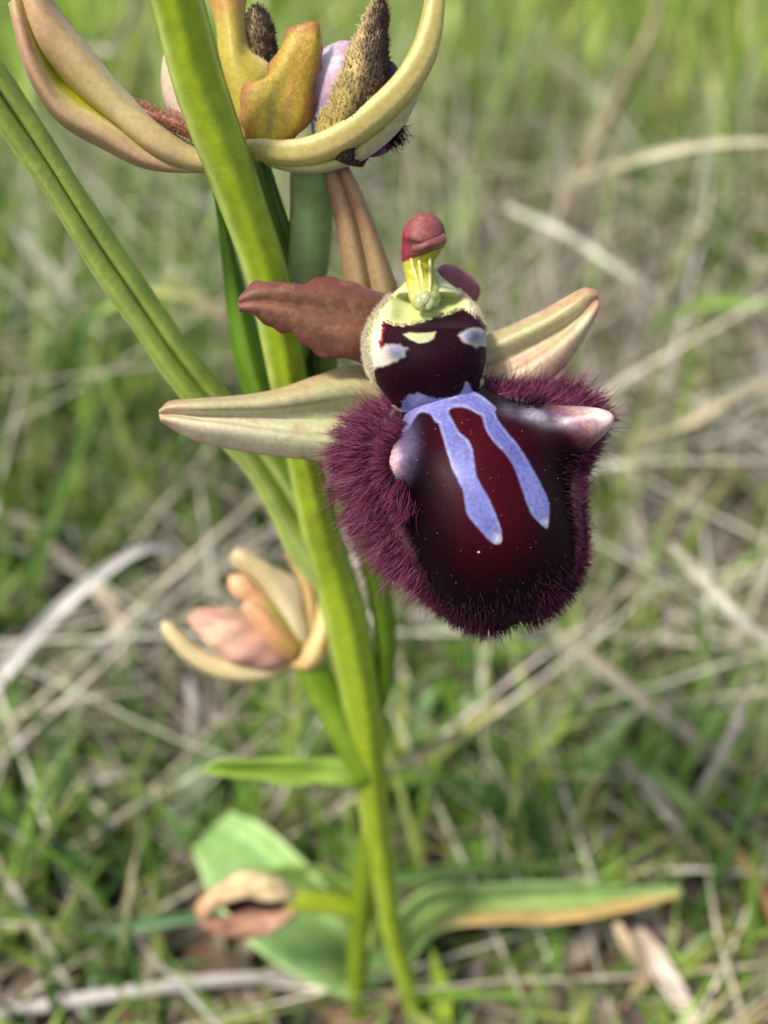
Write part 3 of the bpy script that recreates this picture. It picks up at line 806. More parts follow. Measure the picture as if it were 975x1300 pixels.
def horn(root, tip, sg, pw):
    q0 = proj(LP); fr = np.hypot(q0[..., 0] - root[0], q0[..., 1] - root[1]) + 40 * np.maximum(0, q0[..., 2] - 5.2)
    root = LP[np.unravel_index(np.argmin(fr), fr.shape)]; tip = W(tip)
    dd = np.linalg.norm(LP - root, axis=-1)
    w = np.exp(-(dd / sg) ** pw)
    return w, (tip - root)


hw1, v1 = horn((696, 546, 4.86), (778, 527, 4.74), .175, 2.1)
hw2, v2 = horn((514, 586, 4.80), (498, 583, 4.69), .18, 2.2)
LP = LP + v1 * hw1[..., None] + v2 * hw2[..., None]
q = proj(LP); LX, LY = q[..., 0], q[..., 1]
ST1 = [(556.7, 530), (563.8, 559), (574.6, 594.9), (588, 622), (593.6, 652.3), (612.3, 675.6), (628.4, 690), (636.7, 686.4), (633.8, 666.7), (621.3, 634.4), (606.9, 609.2), (601.5, 584), (596, 562.6), (581.8, 548.2), (571, 530)]
ST2 = [(612.3, 524), (621, 553), (641, 575), (655.4, 598.5), (664.3, 623.6), (673.3, 648.7), (687.7, 666.7), (695.6, 668.5), (696.6, 641.5), (689.5, 620), (673.3, 591.3), (655.4, 562.6), (637.4, 541), (624, 519)]
BND = [(510, 514), (517, 503), (533, 499), (555, 506), (584, 500), (592, 484), (602, 497), (618, 508), (630, 519), (618, 530), (605, 523), (590, 517), (577, 516), (569, 522), (573, 536), (555, 536), (547, 526), (535, 523), (525, 532), (514, 552), (504, 556), (504, 535)]
jit = sn(np.stack([LX, LY], -1), .25, 91, 3) * .5


def roundpoly(p):
    """closed smooth outline through the points"""
    p = np.array(p, float); n_ = len(p); o_ = []
    for i in range(n_):
        p0, p1, p2, p3 = p[i - 1], p[i], p[(i + 1) % n_], p[(i + 2) % n_]
        for t_ in (0, .25, .5, .75):
            o_.append(tuple(.5 * (2 * p1 + (p2 - p0) * t_ + (2 * p0 - 5 * p1 + 4 * p2 - p3) * t_ ** 2 + (3 * p1 - p0 - 3 * p2 + p3) * t_ ** 3)))
    return o_


ST1, ST2, BND = roundpoly(ST1), roundpoly(ST2), roundpoly(BND)
d1 = sdf(LX, LY, ST1) + jit; d2 = sdf(LX, LY, ST2) + jit; d3 = sdf(LX, LY, BND) + jit
dm = np.minimum(np.minimum(d1, d2), d3)
MAR, BLK = lin(50, 0, 8), lin(8, 0, 5)
axis = np.abs(phi)[None] * np.ones((NU, 1))
core = np.exp(-((phi[None] - .12 - .1 * np.sin(si / 60)[:, None]) / .55) ** 2) * sm(-10, 40, si)[:, None] * sm(290, 170, si)[:, None]
lc = mix(BLK, MAR, np.clip(core * (1 + .25 * sn(LP, 5, 92, 2)), 0, 1))
VIO, LAV, WHT = lin(80, 80, 132), lin(150, 148, 178), lin(178, 172, 180)
vio = mix(VIO, lin(108, 108, 162), np.clip(.4 + .8 * sn(LP, 12, 93, 3), 0, 1))
vio = mix(vio, LAV, np.clip(sm(-4.5, 0, dm + .8 * sn(LP, 60, 95, 2)) * np.clip(.55 + .6 * sn(LP, 7, 96, 2), 0, .9), 0, 1))
grey = mix(lin(92, 80, 124), lin(140, 130, 176), np.clip(.4 + .6 * sn(LP, 14, 94, 3), 0, 1))
vio = np.where((d3 < np.minimum(d1, d2))[..., None] & (LX < 545)[..., None], mix(vio, grey, .6), vio)
tipw = np.clip(np.exp(-((LX - 633) ** 2 + (LY - 684) ** 2) / 60.) + np.exp(-((LX - 692) ** 2 + (LY - 664) ** 2) / 30.), 0, 1)
vio = mix(vio, WHT, tipw * .8)
lc = mix(lc, vio, sm(2.2, -1.8, dm + .8 * sn(LP, 30, 99, 2)))
# horns: dark at the foot, greyish, pale at the point
hc1 = ramp(np.clip(hw1 + .05 * sn(LP, 14, 97, 2), 0, 1), [(0, BLK), (.3, lin(40, 8, 20)), (.5, lin(92, 56, 62)), (.62, lin(140, 104, 100)), (.76, lin(158, 134, 128)), (.88, lin(196, 174, 164)), (1, lin(196, 158, 138))])
lc = mix(lc, hc1, sm(.22, .5, hw1))
hw2c = np.clip(hw2 + .08 * sn(LP, 14, 98, 2), 0, 1)
hc2 = ramp(hw2c, [(0, BLK), (.4, lin(26, 14, 26)), (.65, lin(58, 46, 60)), (.86, lin(98, 84, 98)), (.95, lin(140, 118, 124)), (1, lin(176, 144, 146))])
lc = mix(lc, hc2, sm(.25, .55, hw2))
# grey bloom with a painted-in specular streak, along the upper shoulder to the right horn
sh = np.exp(-((LY - (520 + (LX - 640) * .2)) / 8) ** 2) * sm(622, 680, LX) * sm(745, 710, LX) * np.clip(.7 + .6 * sn(LP, 22, 99, 3), 0, 1)
lc = mix(lc, lin(150, 140, 156), sh * .75)
sh2 = np.exp(-(((LX - 516) / 14) ** 2 + ((LY - 556) / 26) ** 2))
lc = mix(lc, lin(84, 72, 96), sh2 * .7)
gl = np.clip(sm(2, -2, dm) + sm(.4, .8, hw1) * .45 + sh * .8 + sh2 * .6, 0, 1)
lipo = mesh_obj('lip', LP, grid_quads(NU, NV)[:, ::-1], M_lip, fl, lc)
ga = lipo.data.attributes.new('Gloss', 'FLOAT', 'POINT'); ga.data.foreach_set('value', gl.ravel().astype(np.float32))
lipo['label'] = 'glossy domed maroon lip with two violet stripes'
LNn = normals(LP)
if (LNn[NU // 2, NV // 2] @ FWD) > 0: LNn = -LNn

# ---- lip margin that bears the fur
inn = [(548, 506, 5.06), (525, 515, 5.02), (512, 540, 5.0), (510, 575, 4.96), (516, 620, 4.95), (524, 660, 4.97), (538, 700, 4.98), (564, 738, 5.02), (604, 764, 5.05), (642, 778, 5.1), (690, 766, 5.05), (720, 733, 5.05), (731, 690, 5.03), (724, 640, 5.0), (720, 590, 4.98), (716, 562, 4.98), (708, 542, 5.02), (684, 528, 5.05), (644, 518, 5.08), (606, 506, 5.1)]
out = [(520, 496, 5.2), (490, 512, 5.2), (455, 534, 5.16), (440, 566, 5.1), (450, 612, 5.1), (466, 656, 5.14), (492, 702, 5.18), (530, 738, 5.22), (584, 766, 5.25), (640, 779, 5.27), (692, 767, 5.25), (724, 736, 5.22), (738, 690, 5.2), (738, 632, 5.18), (744, 592, 5.15), (754, 562, 5.13), (760, 522, 5.14), (728, 500, 5.18), (660, 494, 5.2), (606, 488, 5.22)]
md = [((a[0] + b_[0]) / 2, (a[1] + b_[1]) / 2, min(a[2], b_[2]) + .0) for a, b_ in zip(inn, out)]
mo, MP, MN = sheet('lip_margin', [inn, md, out], M_petal, fl, lambda u, v, x, y, P: mix(lin(50, 10, 28), lin(84, 22, 48), v), thick=.05, nu=200, nv=18, ret=True)
if (MN[60, 9] @ FWD) > 0: MN = -MN
# fur
NH = 13000
dP = MP[:, -1] - MP[:, 0]
lenw = np.linalg.norm(dP, axis=1) + .08
cdf = np.cumsum(lenw); cdf /= cdf[-1]
ui = np.clip(np.searchsorted(cdf, R.uniform(0, 1, NH)), 0, 199)
vi = R.uniform(0, 1, NH) ** .75
v0 = vi * 17; j0 = np.clip(v0.astype(int), 0, 16); fr = (v0 - j0)[:, None]
roots = MP[ui, j0] * (1 - fr) + MP[ui, j0 + 1] * fr + R.normal(0, .006, (NH, 3))
outd = dP[ui] / np.linalg.norm(dP[ui], axis=1, keepdims=True)
nrm = MN[ui, j0]
uu = ui / 199.
lenp = np.interp(uu, [0, .08, .16, .26, .36, .45, .55, .62, .7, .76, .82, .9, 1], [22, 31, 38, 36, 27, 18, 12, 10, 11, 18, 31, 32, 24]) * 5.1 / F
# tufts: two rounded bunches on the left flank, hairs swirl away from their centres
tc1 = W((488, 572, 5.0)); tc2 = W((500, 640, 5.0))
tw = np.exp(-(np.linalg.norm(roots - tc1, axis=1) / .28) ** 2)[:, None]
sw1 = (roots - tc1); sw1 /= np.linalg.norm(sw1, axis=1, keepdims=True)
down = -UP + .25 * RIGHT
clump = np.stack([sn(roots, 15, 200 + k, 2) for k in range(3)], -1)
dirs = outd * .95 + nrm * (.6 - .25 * vi)[:, None] + sw1 * tw * .7 + R.normal(0, .16, (NH, 3)) + down * .25
dirs /= np.linalg.norm(dirs, axis=1, keepdims=True)
hl = lenp * R.uniform(.6, 1.15, NH)
# neighbouring hairs lean together into pointed locks
NC = 900
ci = R.choice(NH, NC, replace=False)
near = np.zeros(NH, int)
for k in range(0, NH, 1000):
    near[k:k + 1000] = np.argmin(np.linalg.norm(roots[k:k + 1000, None] - roots[ci][None], axis=2), 1)
ctip = roots[ci] + (dirs[ci] + R.normal(0, .22, (NC, 3))) * (lenp[ci] * R.uniform(.8, 1.25, NC))[:, None]
pull = R.uniform(.25, .8, NH)[:, None]
tip = (roots + dirs * hl[:, None]) * (1 - pull) + ctip[near] * pull
stray = R.uniform(0, 1, NH) < .12
tip[stray] = (roots + (dirs + R.normal(0, .25, (NH, 3))) * (lenp * R.uniform(1.15, 1.6, NH))[:, None])[stray]
dv_ = tip - roots; hl = np.clip(np.linalg.norm(dv_, axis=1), .03, .3)
fc = mix(lin(46, 3, 20), lin(92, 14, 46), R.uniform(0, 1, NH))
fcol1 = mix(lin(96, 18, 52), lin(190, 112, 146), R.uniform(0, 1, NH) ** 2.2)
strands('lip_fur', roots, dv_, hl, .0028, M_hair, fl, fc, fcol1, bend=.2, droop=.1, k=6)
# the fur of the left shoulder spreads over the hump
ok_ = (phi[None] < -.78) & (phi[None] > -1.6) & (si[:, None] > 25) & (si[:, None] < 140) & ((hw2 < .75) | (phi[None] < -1.0) & (hw2 < .97))
cells = np.linalg.norm(np.cross(np.gradient(LP, axis=0), np.gradient(LP, axis=1)), axis=-1)
pr_ = (ok_ * cells * sm(-.7, -1.15, phi)[None]).ravel(); pr_ /= pr_.sum()
idx = np.stack(np.unravel_index(R.choice(len(pr_), 2300, p=pr_), ok_.shape), -1)
rt = LP[idx[:, 0], idx[:, 1]]; nn_ = LNn[idx[:, 0], idx[:, 1]]
away = rt - W((512, 590, 4.75)); away /= np.linalg.norm(away, axis=1, keepdims=True)
lk = np.stack([sn(rt, 16, 230 + k, 2) for k in range(3)], -1)
strands('lip_fur', rt, nn_ * .45 - RIGHT * .55 + away * .7 + lk * .35 - UP * .3 + R.normal(0, .15, rt.shape), R.uniform(.06, .135, len(rt)), .0027, M_hair, fl,
        mix(lin(40, 2, 18), lin(84, 14, 44), R.uniform(0, 1, len(rt))), mix(lin(98, 20, 54), lin(170, 90, 126), R.uniform(0, 1, len(rt)) ** 2), bend=.25, k=6)
# shorter velvet where the dome turns into the margin
pe = sm(.95, 1.5, np.abs(phi))[None] * sm(25, 60, si)[:, None]
pe = np.maximum(pe, sm(225, 305, si)[:, None] ** 1.6 * (.35 + .65 * sm(.1, 1.0, np.abs(phi)))[None]) * (hw1 < .3) * (hw2 < .25)
cells = np.linalg.norm(np.cross(np.gradient(LP, axis=0), np.gradient(LP, axis=1)), axis=-1)
pr_ = (pe ** 1.5 * cells).ravel(); pr_ /= pr_.sum()
idx = np.stack(np.unravel_index(R.choice(len(pr_), 6000, p=pr_), pe.shape), -1)
pv = pe[idx[:, 0], idx[:, 1]]
rt = LP[idx[:, 0], idx[:, 1]]; nn_ = LNn[idx[:, 0], idx[:, 1]]
oc = rt - W((615, 640, 5.0)); oc /= np.linalg.norm(oc, axis=1, keepdims=True)
ll = R.uniform(.04, .1, len(rt)) * (.35 + .75 * pv)
strands('lip_velvet', rt, nn_ * .5 + oc * .7 + R.normal(0, .25, (len(rt), 3)) + down * .3, ll, .0032, M_hair, fl,
        mix(lin(14, 0, 8), lin(66, 14, 40), pv), mix(lin(18, 1, 10), lin(96, 26, 58), pv ** 1.5 * R.uniform(.3, 1.0, len(rt))), bend=.3, k=5)
# pollen dust on the dome
oct_v = np.array([[1, 0, 0], [-1, 0, 0], [0, 1, 0], [0, -1, 0], [0, 0, 1], [0, 0, -1]], float)
oct_f = np.array([[0, 2, 4], [2, 1, 4], [1, 3, 4], [3, 0, 4], [2, 0, 5], [1, 2, 5], [3, 1, 5], [0, 3, 5]])


def specks(name, pts, rad, parent, col):
    n = len(pts); V = pts[:, None] + oct_v[None] * rad[:, None, None] * R.uniform(.7, 1.3, (n, 6, 1))
    T = (oct_f[None] + (np.arange(n) * 6)[:, None, None]).reshape(-1, 3)
    c = np.repeat(np.clip(np.asarray(col) * R.uniform(.6, 1.2, (n, 1)), 0, 1), 6, 0)
    o = mesh_obj(name, V, None, M_speck, parent, c, tris=T); o['kind'] = 'stuff'
    return o


ii = np.stack([R.integers(20, NU - 8, 150), R.integers(70, NV - 60, 150)], -1)
pp = LP[ii[:, 0], ii[:, 1]] + LNn[ii[:, 0], ii[:, 1]] * .003
rad = np.abs(R.normal(0, .0009, 150)) + .0006; rad[0] = .007
pp[0] = W((608, 701, 4.60))
specks('pollen_dust', pp, rad, fl, lin(190, 160, 150))

# ---- swollen base of the lip ("head") with the stigma hollow
hy = [346, 356, 366, 378, 392, 408, 425, 445, 462, 480, 496, 508, 518]
hcx = [536, 537, 538, 539, 540, 540, 540, 540.5, 542, 545, 549, 551, 552]
hrw = [17, 24, 36, 50, 63, 72, 77, 77, 75, 69, 61, 54, 48]
hd = [5.19, 5.2, 5.19, 5.17, 5.14, 5.11, 5.08, 5.06, 5.05, 5.04, 5.03, 5.02, 5.02]
hrd = [.06, .09, .13, .18, .23, .27, .3, .31, .29, .24, .175, .12, .07]
n, m = 170, 220
k_ = cr(np.column_stack([np.zeros(13), hy, hcx, hrw, hd, hrd]).astype(float), n)
an = np.linspace(0, 2 * math.pi, m, endpoint=False)       # 0 = toward the camera
hx = k_[:, 2:3] + k_[:, 3:4] * np.sin(an)[None]
hyy = k_[:, 1:2] + 0 * hx - (np.sin(an)[None] * 4) + 4 * np.cos(an)[None]
hdd = k_[:, 4:5] - k_[:, 5:6] * np.sign(np.cos(an))[None] * np.abs(np.cos(an)[None]) ** .85
front = (np.cos(an)[None] > 0) * np.ones((n, 1))
hol = np.exp(-(((hx - 546) / 46) ** 6 + ((hyy - 393) / 19) ** 6)) * front
hdd = hdd + hol * .2
lipb = np.exp(-(((hx - 545) / 46) ** 4 + ((hyy - 416) / 7) ** 2)) * front
hdd = hdd - lipb * .02
for (cx_, cy_, sx_, sy_, am) in ((502, 446, 13, 10, .035), (598, 427, 14, 10, .035)):
    hdd = hdd - np.exp(-(((hx - cx_) / sx_) ** 2 + ((hyy - cy_) / sy_) ** 2)) * am * front
HP = W(np.stack([hx, hyy, hdd], -1))
jt = sn(np.stack([hx, hyy], -1), .5, 141, 3) * 1.7
MRP = [(488, 409), (484, 424), (482, 434), (486, 456), (474, 467), (478, 490), (487, 506), (508, 520), (549, 524), (584, 520), (606, 500), (616, 469), (619, 440), (615, 416), (603, 402), (587, 392), (571, 399), (547, 405), (522, 413), (504, 414)]
dh = sdf(hx, hyy, MRP) + jt
cream = mix(lin(198, 196, 140), lin(208, 198, 160), np.clip(.5 + sn(HP, 9, 142, 2), 0, 1))
cream = mix(cream, lin(158, 166, 92), np.clip(sm(400, 362, hyy) * .5 + hol * .8, 0, 1))
hc = mix(cream, mix(lin(22, 0, 9), lin(34, 1, 13), np.clip(.5 + sn(HP, 8, 143, 3), 0, 1)), sm(1.2, -1.2, dh) * front)
hc = mix(hc, lin(120, 10, 44), sm(-5, -.5, dh) * sm(2.5, 0, dh) * ((hx < 490) & (hyy < 448)) * front * .8 + 0)
dbh = sdf(hx, hyy, BND) + jt
hc = mix(hc, mix(lin(80, 80, 132), lin(140, 138, 172), np.clip(.4 + .8 * sn(HP, 14, 145, 3), 0, 1)), sm(1.5, -2, dbh) * front * .9)
SLOT = [(511, 424.5), (520, 422), (536, 423), (553, 421), (551, 429), (543, 434.5), (532, 436), (521, 431.5)]
hc = mix(hc, lin(156, 156, 112), sm(1.2, -1.4, sdf(hx, hyy, SLOT) + jt * .3) * front)
LCH = [(470, 452), (480, 447), (490, 437), (506, 437), (517, 442), (514, 452), (503, 459), (492, 463), (470, 470)]
RCH = [(581, 426), (590, 419), (600, 416), (622, 418), (622, 440), (604, 440), (588, 435)]
for poly, (cx_, cy_, sx_, sy_) in ((LCH, (504, 445, 11, 8)), (RCH, (600, 426, 11, 7))):
    dq = sdf(hx, hyy, poly) + jt * .8
    cc = mix(lin(186, 176, 156), lin(112, 110, 122), np.exp(-(((hx - cx_) / 16) ** 2 + ((hyy - cy_) / 12) ** 2)))
    cc = mix(cc, mix(lin(54, 58, 88), lin(92, 96, 128), np.clip(.5 + sn(HP, 16, 147, 3), 0, 1)), np.exp(-(((hx - cx_) / sx_) ** 2 + ((hyy - cy_) / sy_) ** 2) ** 1.2) * np.clip(.75 + .6 * sn(HP, 20, 148, 3), 0, 1))
    hc = mix(hc, cc, sm(2.2, -2.8, dq) * front)
ho = mesh_obj('lip_base', np.concatenate([HP.reshape(-1, 3), HP[:1].mean(1), HP[-1:].mean(1)]), grid_quads(n, m, 0, True), M_head, fl,
              np.concatenate([hc.reshape(-1, 3), hc[0, :1], hc[-1, :1]]),
              tris=[[(j + 1) % m, j, n * m] for j in range(m)] + [[(n - 1) * m + j, (n - 1) * m + (j + 1) % m, n * m + 1] for j in range(m)])
HN = normals(HP)
if (HN[n // 2, 0] @ FWD) > 0: HN = -HN
# cream fuzz along its sides
hn_mask = (np.cos(an)[None] < .45) & (np.cos(an)[None] > -.5) & (k_[:, 1:2] > 372) & (k_[:, 1:2] < 512) & (dh > 1)
idx = np.argwhere(hn_mask); idx = idx[R.choice(len(idx), 3400)]
rt = HP[idx[:, 0], idx[:, 1]]; nr = HN[idx[:, 0], idx[:, 1]]
ln_ = R.uniform(.018, .036, len(rt)) * np.where(np.sin(an[idx[:, 1]]) < 0, .9, .5)
strands('fuzz', rt, nr + R.normal(0, .3, rt.shape) + UP * .15, ln_, .0016, M_hair, fl, lin(204, 194, 156), lin(226, 218, 192), bend=.3, k=4)
# dark velvet on the brow of the hollow
bm_ = (np.abs(dh) < 2.2) & (front > 0) & (hyy < 420)
idx = np.argwhere(bm_); idx = idx[R.choice(len(idx), 420)]
rt = HP[idx[:, 0], idx[:, 1]]; nr = HN[idx[:, 0], idx[:, 1]]
strands('fuzz', rt, nr + UP * .9 + R.normal(0, .3, rt.shape), R.uniform(.006, .015, len(rt)), .002, M_hair, fl, lin(60, 8, 30), lin(110, 40, 66), bend=.3, k=4)
ii = np.argwhere((dh < -4) & (front > 0)); ii = ii[R.choice(len(ii), 90)]
specks('pollen_dust', HP[ii[:, 0], ii[:, 1]] + HN[ii[:, 0], ii[:, 1]] * .002, np.abs(R.normal(0, .0008, 90)) + .0006, fl, lin(180, 150, 140))

# ---- column: yellow-green throat that swells into the dusky hood, two thin pollen ridges down the front
def col_shape(u, a):
    y = 388 - 113 * u; f = np.maximum(0, np.cos(a)) ** 1.6
    return 1 + f * (.24 * np.exp(-((y - 308) / 8.5) ** 2) - .30 * np.exp(-((y - 336) / 12) ** 2)) + .05 * np.cos(2 * a + 1) * sm(.6, .8, u)


def column_col(u, a, P):
    q_ = proj(P); x_, y_ = q_[..., 0], q_[..., 1]
    c = mix(lin(178, 176, 66), lin(196, 196, 112), np.clip(sm(350, 376, y_) + .2 * sn(P, 20, 151, 2), 0, 1))
    c = mix(c, lin(160, 154, 16), np.exp(-((x_ - 535) / 13) ** 2) * np.exp(-((y_ - 338) / 13) ** 2) * .9)
    h = mix(lin(88, 24, 40), lin(126, 70, 66), np.clip(.38 + 1.0 * sn(P, 10, 161, 4), 0, 1))
    h = mix(h, lin(140, 36, 68), np.exp(-((x_ - 512) / 7) ** 2) * .8)
    h = mix(h, lin(176, 148, 70), np.exp(-(((x_ - 557) / 10) ** 2 + ((y_ - 311) / 5) ** 2)) * .7)
    edge = 333 - (x_ - 511) * .36 + 1.5 * sn(P, 16, 163, 2)
    h = mix(h, lin(104, 26, 44), np.exp(-((y_ - edge + 3) / 3.5) ** 2) * .7)
    return mix(c, h, sm(2.0, -2.0, y_ - edge))


tube('column', [(542, 388, 5.2, 14), (540, 377, 5.13, 20), (537, 366, 5.11, 20), (534, 355, 5.1, 19), (532, 343, 5.09, 19), (531, 332, 5.08, 20.5), (532, 322, 5.07, 23), (535, 312, 5.06, 26), (538, 302, 5.05, 28), (540, 292, 5.05, 26.5), (541, 284, 5.06, 21), (541, 278, 5.07, 12), (541, 275, 5.08, 3)], M_column, fl,
     column_col, n=130, m=96, shape=col_shape)
sheet('hood_rim', [
    [(524, 311, 4.905), (535, 309, 4.885), (545, 305, 4.885), (555, 301, 4.915), (563, 296, 4.96)],
    [(523, 318, 4.905), (535, 315, 4.875), (546, 311, 4.87), (557, 308, 4.9), (566, 304, 4.955)],
    [(525, 323, 4.95), (537, 319, 4.925), (547, 315, 4.915), (557, 313, 4.935), (564, 312, 4.975)]], M_petal, fl, lambda u, v, x, y, P: mix(mix(lin(94, 32, 44), lin(122, 66, 62), .5 + .5 * sn(P, 12, 165, 2)), lin(168, 140, 66), sm(.3, .9, v) * sm(.4, .8, u) * .8), thick=.03, nu=40, nv=16)
for x0, x1 in ((521, 535), (531, 540), (546, 546)):
    tube('pollen_ridge', [(x0, 320, 5.02, 1.8), (x0 + (x1 - x0) * .15, 334, 5.02, 2.2), (x0 + (x1 - x0) * .45, 348, 5.02, 2.4), (x0 + (x1 - x0) * .75, 361, 5.028, 2.2), (x1, 373, 5.04, 2.0), (x1, 381, 5.06, 1.6)], M_column, fl,
         flat(lin(200, 196, 118)), n=24, m=12)
# gel drops on the stigma
for (x_, y_, d_, r_px) in ((533, 384, 5.03, 8.5), (545, 385, 5.03, 8), (540, 379, 5.02, 8)):
    tube('stigma_drop', [(x_, y_ - r_px, d_ + .02, .5), (x_, y_ - r_px * .7, d_, r_px * .7), (x_, y_, d_, r_px), (x_, y_ + r_px * .7, d_, r_px * .72), (x_, y_ + r_px, d_ + .02, .5)], drop, fl, flat(lin(200, 205, 140)), n=16, m=18)

# ------------------------------------------------------------------ the upper flower, seen from behind, going over
f2 = empty('flower', W((300, 195, 5.05)), plant)
f2['label'] = 'fading flower at the top seen from behind'
YEL, BRN, PALE = lin(190, 176, 52), lin(146, 92, 60), lin(214, 202, 150)


def roll_col(u, v, x, y, P):
    c = mix(lin(204, 190, 126), lin(194, 164, 116), np.clip(.4 + .7 * sn(P, 6, 171, 3), 0, 1))
    c = mix(c, lin(188, 140, 100), sm(.45, .9, u) * .6)
    c = mix(c, lin(196, 188, 36), sm(.34, .44, v) * sm(.68, .6, v))
    c = mix(c, lin(206, 196, 120), np.exp(-((v - .66) / .03) ** 2) * .7)
    c = mix(c, lin(176, 128, 104), sm(.68, .8, v) * .45)
    return mix(c, lin(206, 190, 110), sm(.9, 1, u) * .4)


sheet('sepal', [
    [(310, 182, 5.12), (258, 188, 5.05), (205, 157, 4.95), (165, 120, 4.88), (115, 62, 4.78), (72, 8, 4.7), (45, -40, 4.63)],
    [(310, 192, 5.0), (256, 198, 4.95), (202, 168, 4.85), (155, 128, 4.78), (105, 74, 4.68), (60, 20, 4.6), (30, -40, 4.55)],
    [(308, 204, 5.0), (254, 212, 4.95), (198, 190, 4.86), (147, 148, 4.8), (82, 84, 4.7), (50, 42, 4.62), (24, -30, 4.57)],
    [(300, 208, 5.1), (246, 215, 5.04), (194, 195, 4.98), (143, 156, 4.93), (80, 104, 4.83), (50, 58, 4.72), (23, -25, 4.62)],
    [(298, 210, 5.05), (238, 215, 4.98), (188, 196, 4.91), (141, 163, 4.84), (79, 126, 4.75), (46, 75, 4.67), (20, -10, 4.59)],
    [(297, 213, 5.04), (228, 216, 4.97), (185, 205, 4.89), (139, 178, 4.82), (80, 144, 4.73), (42, 90, 4.65), (16, 0, 4.58)],
    [(296, 214, 5.12), (222, 218, 5.05), (182, 213, 4.97), (135, 191, 4.9), (74, 154, 4.81), (35, 94, 4.72), (11, 5, 4.62)]],
    M_sepal, f2, roll_col, thick=.035, nu=100, nv=50, rough=.004, rfreq=8, seed=21)
# right sepal: rolled arc and the pale underside
tube('sepal', [(305, 190, 5.08, 10), (330, 190, 4.98, 14), (365, 194, 4.92, 17), (400, 190, 4.88, 19), (440, 172, 4.84, 20), (480, 142, 4.8, 20), (515, 106, 4.76, 19), (538, 66, 4.72, 18), (550, 20, 4.68, 15), (556, -40, 4.64, 11)], M_sepal, f2,
     lambda u, a, P: mix(mix(lin(206, 194, 120), lin(182, 166, 92), np.clip(.5 + .5 * np.sin(a * 4 + sn(P, 5, 181, 2) * 1.2), 0, 1)), lin(206, 150, 140), sm(.82, 1, u) * sm(.2, -.6, np.cos(a - 2)) * .9), n=90, m=32,
     shape=lambda u, a: 1 + .06 * np.cos(2 * a) + .05 * np.cos(5 * a + 2))
sheet('sepal', [
    [(330, 196, 5.05), (370, 198, 4.98), (410, 196, 4.94), (455, 176, 4.9), (500, 140, 4.86), (535, 92, 4.82)],
    [(335, 206, 5.02), (372, 212, 4.95), (412, 210, 4.91), (460, 188, 4.87), (508, 146, 4.83), (540, 92, 4.81)],
    [(345, 212, 5.08), (380, 219, 5.02), (418, 217, 4.98), (466, 200, 4.95), (514, 156, 4.9), (542, 94, 4.84)]],
    M_sepal, f2, lambda u, v, x, y, P: mix(lin(196, 194, 108), lin(216, 200, 176), sm(.35, .9, v)), thick=.03, nu=60, nv=20)


def opet_col(u, v, x, y, P):
    c = mix(lin(192, 172, 36), lin(178, 136, 46), np.clip(.4 + .7 * sn(np.stack([v * 9, u * 1.6], -1), 1.5, 191, 3) + .4 * (v - .4), 0, 1))
    c = mix(c, lin(120, 104, 24), np.exp(-((v - .42) / .06) ** 2) * sm(1, .4, u) * .6)
    c = mix(c, lin(140, 74, 54), np.clip(np.abs(2 * v - 1) ** 2.4 + sm(.84, 1, u) * .8 + .5 * sm(.3, .7, sn(P, 12, 192, 2)) * sm(.5, .9, v), 0, 1) * .85)
    return c


po, PP, PN = sheet('petal', [
    [(318, 184, 5.0), (308, 160, 4.98), (304, 132, 4.96), (308, 108, 4.94), (326, 106, 4.92), (340, 96, 4.9), (350, 70, 4.88), (366, 38, 4.86), (376, 32, 4.86)],
    [(332, 184, 4.96), (326, 160, 4.93), (326, 134, 4.91), (334, 112, 4.89), (346, 100, 4.87), (356, 86, 4.85), (366, 64, 4.83), (378, 38, 4.82), (386, 30, 4.82)],
    [(346, 184, 4.95), (350, 160, 4.92), (354, 136, 4.9), (360, 116, 4.88), (368, 100, 4.86), (376, 84, 4.84), (384, 62, 4.82), (391, 38, 4.81), (396, 28, 4.81)],
    [(360, 184, 4.97), (374, 160, 4.93), (380, 138, 4.91), (385, 118, 4.89), (390, 98, 4.87), (395, 80, 4.85), (399, 60, 4.83), (402, 40, 4.82), (402, 28, 4.82)],
    [(372, 183, 5.02), (388, 162, 4.98), (396, 140, 4.96), (400, 118, 4.94), (404, 98, 4.92), (406, 78, 4.9), (407, 58, 4.88), (407, 40, 4.87), (406, 27, 4.86)]],
    M_petal, f2, opet_col, thick=.04, nu=80, nv=36, jag=.035, jagf=22, rough=.004, rfreq=12, seed=22, ret=True)
